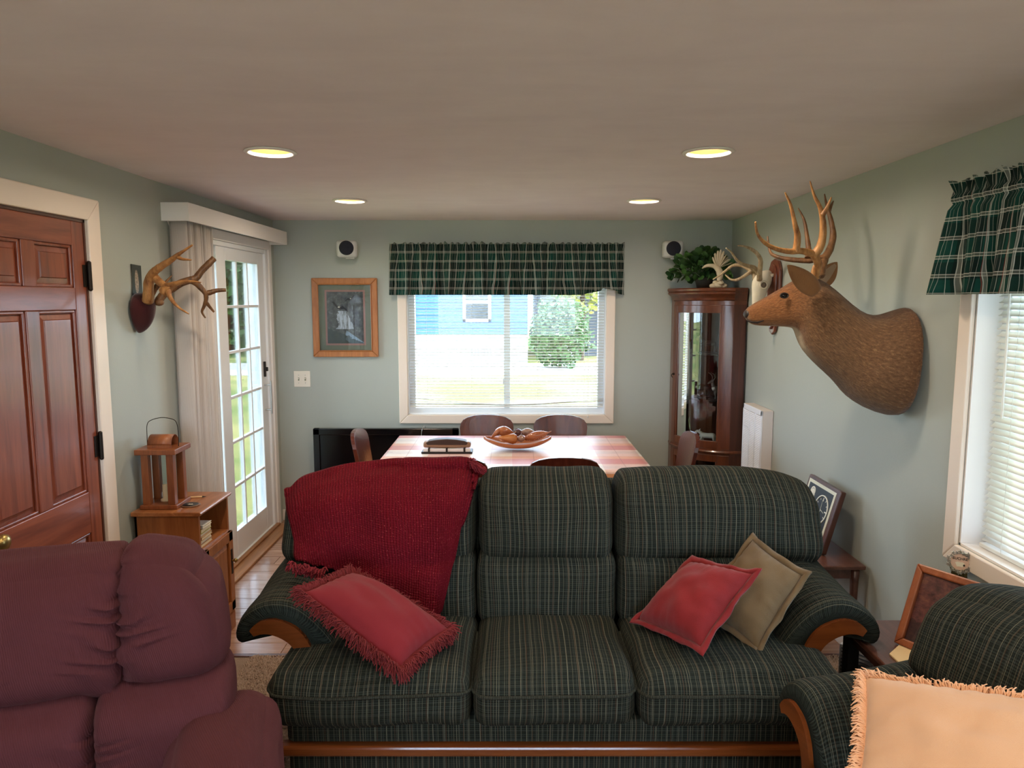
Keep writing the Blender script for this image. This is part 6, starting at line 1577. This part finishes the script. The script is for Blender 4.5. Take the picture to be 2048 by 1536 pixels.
for a, L_, w_ in ((95, .052, .0014), (-12, .04, .002), (262, .02, .0012)):
    d = V((math.cos(R(a)), math.sin(R(a)), 0)); nn = V((-d.y, d.x, 0)) * w_; q = [-nn, d * L_ - nn * .4, d * L_ + nn * .4, nn]
    MB().prism([(p.x, p.y) for p in q], .0336, .0342, lambda a_, b_, d_: CP(cxl + a_, chh + b_, d_)).build('clock_hand', M['gold'], cl, world=True)
ringm(.10, .245, .018, .026, .0325, .034).build('emblem_ring', M['ivory'], cl, world=True); ringm(.10, .245, .001, .015, .0325, .034, 16).build('emblem_disc', M['ivory'], cl, world=True)
MB().prism([(-.03, -.008), (-.024, -.026), (-.006, -.036), (0, -.03), (.006, -.036), (.024, -.026), (.03, -.008), (.02, -.022), (0, -.028), (-.02, -.022)], .0325, .034, lambda a_, b_, d_: CP(.10 + a_, .245 + b_, d_)).build('emblem_laurel', M['ivory'], cl, world=True)
for (l0, l1, h0, h1) in ((.055, .145, .198, .202), (.055, .145, .122, .126), (.055, .059, .122, .202), (.141, .145, .122, .202)): quad('name_plate_border', l0, l1, h0, h1, .0325, .0335, M['ivory'])
for k in range(4): quad('engraved_line', .068, .132, .137 + .014 * k, .1395 + .014 * k, .0325, .033, M['mat_board'])
# ------------------------------------------------------------------ end table between sofa and armchair
table('end_table', 'dark end table with black legs between the sofa arm and the armchair', 1.235, 1.622, 2.14, 2.62, .50, M['dark_table'], .022, M['black'])
BL_, aV, bV = V((1.352, 2.43, .5015)), V((.506, -.863, 0)), V((.10, .06, .265)); Wf, Hf = .33, .29; bV = bV.normalized(); nf = aV.cross(bV).normalized()
if nf.y > 0: nf = -nf
fr2 = thing('framed_photo', 'red-brown wood framed outdoor photo standing on the end table', 'picture', BL_)
FP = lambda l, h, d: BL_ + aV * l + bV * h + nf * d
casing4(fr2, FP, .026, Wf - .026, .026, Hf - .026, .026, M['frame_red'], 'lrtb', .02)
MB().add([FP(.02, .02, .004), FP(Wf - .02, .02, .004), FP(Wf - .02, Hf - .02, .004), FP(.02, Hf - .02, .004)], [(0, 1, 2, 3)], [[(0, 0), (1, 0), (1, 1), (0, 1)]]).build('photo_print', M['photo'], fr2, world=True)
MB().add([FP(.02, .02, .009), FP(Wf - .02, .02, .009), FP(Wf - .02, Hf - .02, .009), FP(.02, Hf - .02, .009)], [(0, 1, 2, 3)]).build('photo_glass', M['glass'], fr2, world=True)
MB().hexa([FP(.005, .005, -.004), FP(Wf - .005, .005, -.004), FP(Wf - .005, Hf - .005, -.004), FP(.005, Hf - .005, -.004), FP(.005, .005, .003), FP(Wf - .005, .005, .003), FP(Wf - .005, Hf - .005, .003), FP(.005, Hf - .005, .003)]).build('backing', M['mat_board'], fr2, world=True)
m = MB()
for (cu, cv, r_, sx2) in ((.10, .06, .022, 1.2), (.098, .048, .012, 1), (.165, .115, .013, 1.6)): m.prism([(cu + r_ * sx2 * math.cos(k * .52), cv + r_ * math.sin(k * .52)) for k in range(12)], .0045, .006, FP)
m.build('printed_shapes', M['hide_ear_in'], fr2, world=True)
m = MB()
for a in range(-40, 230, 27): m.prism([(.115, .128), (.1165, .128), (.116 + .03 * math.cos(R(a)), .129 + .03 * math.sin(R(a)))], .0045, .0055, FP)
m.build('printed_brush', M['mat_pink'], fr2, world=True)
q = [aZ(1779, 1307, .506), aZ(1820, 1345, .506), aZ(1850, 1310, .506), aZ(1800, 1288, .506)]
en = thing('envelope', 'cream card envelope lying on the end table below the framed photo', 'envelope', (q[0].x, q[0].y, .5))
MB().hexa([V((p.x, p.y, .501)) for p in q] + [V((p.x, p.y, .506)) for p in q]).build('paper', M['cream_card'], en, world=True)
# euchre trophy
tc_ = aY(1920, 1124, 2.50); tr = thing('trophy', 'small silver star-ringed card game trophy on the end table', 'trophy', (tc_.x, tc_.y, .5))
fc = (V((0, 0, CAM_Z)) - tc_).normalized(); fc.z = .12; fc.normalize(); rt_ = V((0, 0, 1)).cross(fc).normalized(); upv = fc.cross(rt_).normalized()
TP = lambda a, b, d: tc_ + rt_ * a + upv * b + fc * d
MB().prism([(.029 * math.cos(k * math.pi / 14), .029 * math.sin(k * math.pi / 14)) for k in range(28)], .0, .003, TP).build('face_disc', M['pink_plate'], tr, world=True)
rs = random.Random(8)
for k in range(20):
    a = 2 * math.pi * k / 20; r0_ = .034 + .004 * (k % 2); ss = rs.uniform(.008, .0115); ph_ = rs.uniform(0, 1)
    MB().prism([(r0_ * math.cos(a) + ss * (1 if j % 2 == 0 else .42) * math.cos(ph_ + j * math.pi / 5), r0_ * math.sin(a) + ss * (1 if j % 2 == 0 else .42) * math.sin(ph_ + j * math.pi / 5)) for j in range(10)], .001, .006 + .003 * (k % 2), TP).build('star', M['pewter'], tr, world=True, bev=.001)
MB().prism([(.031 * math.cos(k * math.pi / 14), .031 * math.sin(k * math.pi / 14)) for k in range(28)], -.006, .0, TP).build('backing', M['pewter'], tr, world=True)
cu = bpy.data.curves.new('t', 'FONT'); cu.body = 'EUCHRE'; cu.size = .0125; cu.align_x = 'CENTER'; cu.extrude = .0002; cu.offset = .0003
to = bpy.data.objects.new('t', cu); me = bpy.data.meshes.new_from_object(to); m = MB(); m.add([TP(v.co.x, v.co.y + .008, .0034 + v.co.z) for v in me.vertices], [tuple(p.vertices) for p in me.polygons]); m.build('lettering', M['ink'], tr, world=True); bpy.data.objects.remove(to)
for a, mt in ((-24, 'ivory'), (0, 'ivory'), (24, 'ivory')):
    ca, sa = math.cos(R(-a)), math.sin(R(-a)); ox = a / 24 * .007
    MB().prism([(ox + x * ca - y * sa, -.008 + x * sa + y * ca) for x, y in ((-.005, -.008), (.005, -.008), (.005, .008), (-.005, .008))], .0032 + .0003 * (a // 24), .0036 + .0003 * (a // 24), TP).build('playing_card', M[mt], tr, world=True)
MB().prism([(.009, -.01), (.013, -.005), (.017, -.01), (.013, -.014)], .0045, .0048, TP).build('card_pip', M['ink'], tr, world=True)
m = MB()
for k in range(5):
    a = (k - 2) * .35; m.tube(spline([V((tc_.x + .006 * k - .012, tc_.y, .52)), tc_ + rt_ * (.012 * (k - 2)) + V((0, 0, -.09)), TP(.03 * math.sin(a), -.045, 0), TP(.05 * math.sin(a), -.03 + .01 * abs(k - 2), 0)], 4), [.005, .006, .007, .007, .008, .008, .008, .007, .006, .005, .004, .003, .001], 6, flat=.5)
m.build('leaf_stem', M['olive_metal'], tr, world=True)
MB().lathe([(.04, 0), (.042, .012), (.03, .02), (.012, .026)], 20, (tc_.x, tc_.y, .501)).build('base', M['black'], tr, world=True)
# louvred white vent box on the floor under the tables
vb2 = thing('floor_vent_box', 'white louvred box on the carpet under the end table', 'vent', (1.50, 2.84, .013), R(38))
MB().box((-.09, -.11, 0), (.09, .11, .27)).build('shell', M['heater'], vb2, bev=.004)
for k in range(16): MB().box((-.082, -.1125, .02 + .0155 * k), (.082, -.1095, .0245 + .0155 * k)).build('louvre', M['slot'], vb2)
for k in range(16): MB().box((-.0925, -.10, .02 + .0155 * k), (-.0895, .10, .0245 + .0155 * k)).build('louvre', M['slot'], vb2)
# ------------------------------------------------------------------ outdoors
GZ = -.3
struct(MB().add([V((-60, -30, GZ)), V((60, -30, GZ)), V((60, 60, GZ)), V((-60, 60, GZ))], [(0, 1, 2, 3)]).build('ground', M['lawn']))
struct(MB().box((-40, 19.2, GZ - .05), (40, 22.95, GZ + .015)).build('ground_driveway', M['gravel']))
hs_ = thing('neighbour_house', 'blue sided neighbouring house on a pale foundation outside the back window', 'house', (-3, 23, GZ))
hx0, hx1, hz0, hz1 = -6.6, .5, .63, 3.6
MB().box((hx0, 23.02, GZ), (hx1, 29, hz0)).build('foundation', M['found'], hs_, world=True)
z = hz0; sd = None
while z < hz1:
    if sd is None: sd = MB().hexa([V((hx0, 22.97, 0)), V((hx1, 22.97, 0)), V((hx1, 23.03, 0)), V((hx0, 23.03, 0)), V((hx0, 22.995, .2)), V((hx1, 22.995, .2)), V((hx1, 23.03, .2)), V((hx0, 23.03, .2))]).build('siding_board', M['siding'], hs_); o = sd; o.location = V((3, -23, z - GZ))
    else:
        o = sd.copy(); C.objects.link(o); o.location = V((3, -23, z - GZ))
    z += .2
MB().box((hx0, 23.03, hz0), (hx1, 29, hz1)).build('wall', M['siding'], hs_, world=True)
MB().prism([(22.6, 3.55), (29.4, 3.55), (26, 5.4)], hx0 - .3, hx1 + .3, lambda a, b, d: V((d, a, b))).build('roof', M['roof'], hs_, world=True)
for (x0, x1, z0, z1) in ((-1.55, -.66, 1.02, 2.25), (-5.0, -4.1, 1.02, 2.25)):
    wn = MB().box((x0, 22.93, z0), (x0 + .09, 23.0, z1)).box((x1 - .09, 22.93, z0), (x1, 23.0, z1)).box((x0, 22.93, z0), (x1, 23.0, z0 + .09)).box((x0, 22.93, z1 - .09), (x1, 23.0, z1)).box((x0, 22.94, (z0 + z1) / 2 - .04), (x1, 23.0, (z0 + z1) / 2 + .04)).build('window', M['white'], hs_, world=True)
    MB().box((x0 + .09, 22.96, z0 + .09), (x1 - .09, 22.965, (z0 + z1) / 2)).build('pane', M['screen'], wn, world=True); MB().box((x0 + .09, 22.955, (z0 + z1) / 2), (x1 - .09, 22.96, z1 - .09)).build('pane', M['shade_pane'], wn, world=True)
vt = MB().box((-1.35, 22.99, -.02), (-.65, 23.03, .16)).build('foundation_vent', M['slot'], hs_, world=True)
for k in range(7): MB().box((-1.33 + .1 * k, 22.98, -.02), (-1.31 + .1 * k, 22.99, .16)).build('vent_bar', M['found'], vt, world=True)
sh = thing('garage', 'garage darkened to stand for shade behind the shrub outside the back window', 'building', (2, 26, GZ)); MB().box((.85, 26, GZ), (3.1, 30, 2.6)).build('wall', M['shade_pane'], sh, world=True); MB().prism([(25.7, 2.55), (30.3, 2.55), (28, 3.9)], .83, 3.3, lambda a, b, d: V((d, a, b))).build('roof', M['roof'], sh, world=True)
MB().box((1.0, 25.94, GZ), (2.6, 26.0, 1.9)).build('garage_door', M['found'], sh, world=True)
def shrub(name, label, cat, c_, rx, ry, rz, n, mat, ls, seed, trunk=0, grp=None):
    o = thing(name, label, cat, (c_[0], c_[1], GZ), 0, grp); r2 = random.Random(seed); m = MB()
    for k in range(n):
        while True:
            p = V((r2.uniform(-1, 1), r2.uniform(-1, 1), r2.uniform(-1, 1)))
            if .35 < p.length < 1: break
        lob = 1 + .28 * nz(p.x * 2.2 + seed, p.y * 2.2, p.z * 2.2)
        p = V((p.x * rx, p.y * ry, p.z * rz)) * lob + V((0, 0, c_[2] - GZ)); d = V((r2.uniform(-1, 1), r2.uniform(-1, 1), r2.uniform(-.6, 1))).normalized(); e = d.orthogonal().normalized(); L_ = ls * r2.uniform(.6, 1.3)
        m.add([p - e * L_ * .35, p + d * L_ * .6 - V((0, 0, .1 * L_)), p + e * L_ * .35, p - d * L_ * .4], [(0, 1, 2, 3)])
    stuff(m.build('foliage', mat, o))
    MB().tube([V((0, 0, 0)), V((.05, 0, (c_[2] - GZ) * .5)), V((0, .05, c_[2] - GZ))], [.05 + trunk, .045 + trunk * .8, .03 + trunk * .5], 8).build('trunk', M['bark'], o)
    return o
shrub('shrub', 'green leafy shrub at the corner of the blue house', 'shrub', (1.42, 21.4, .75), .95, .8, 1.05, 2600, M['bush'], .15, 2)
shrub('tree', 'yellow-green tree behind the shrub outside the back window', 'tree', (2.3, 24.2, 3.0), 1.5, 1.2, 1.7, 2600, M['tree_y'], .2, 5, .06)
for i, (x, y, z, r, lb) in enumerate(((-10.9, 28, 3.0, 2.5, 'leftmost dense green tree seen through the sliding door'), (-12.7, 35, 3.4, 2.6, 'dense green tree seen through the middle panes of the sliding door'), (-14.2, 42, 3.8, 2.8, 'dense green tree in the right panes of the sliding door'), (5.2, 34, 3.2, 2.8, 'distant green tree at the right edge of the back window'))):
    shrub('tree', lb, 'tree', (x, y, z), r, r, r * 1.25, 2600, M['tree_g'], .42, 30 + i, .12, 'trees beyond the lawn')
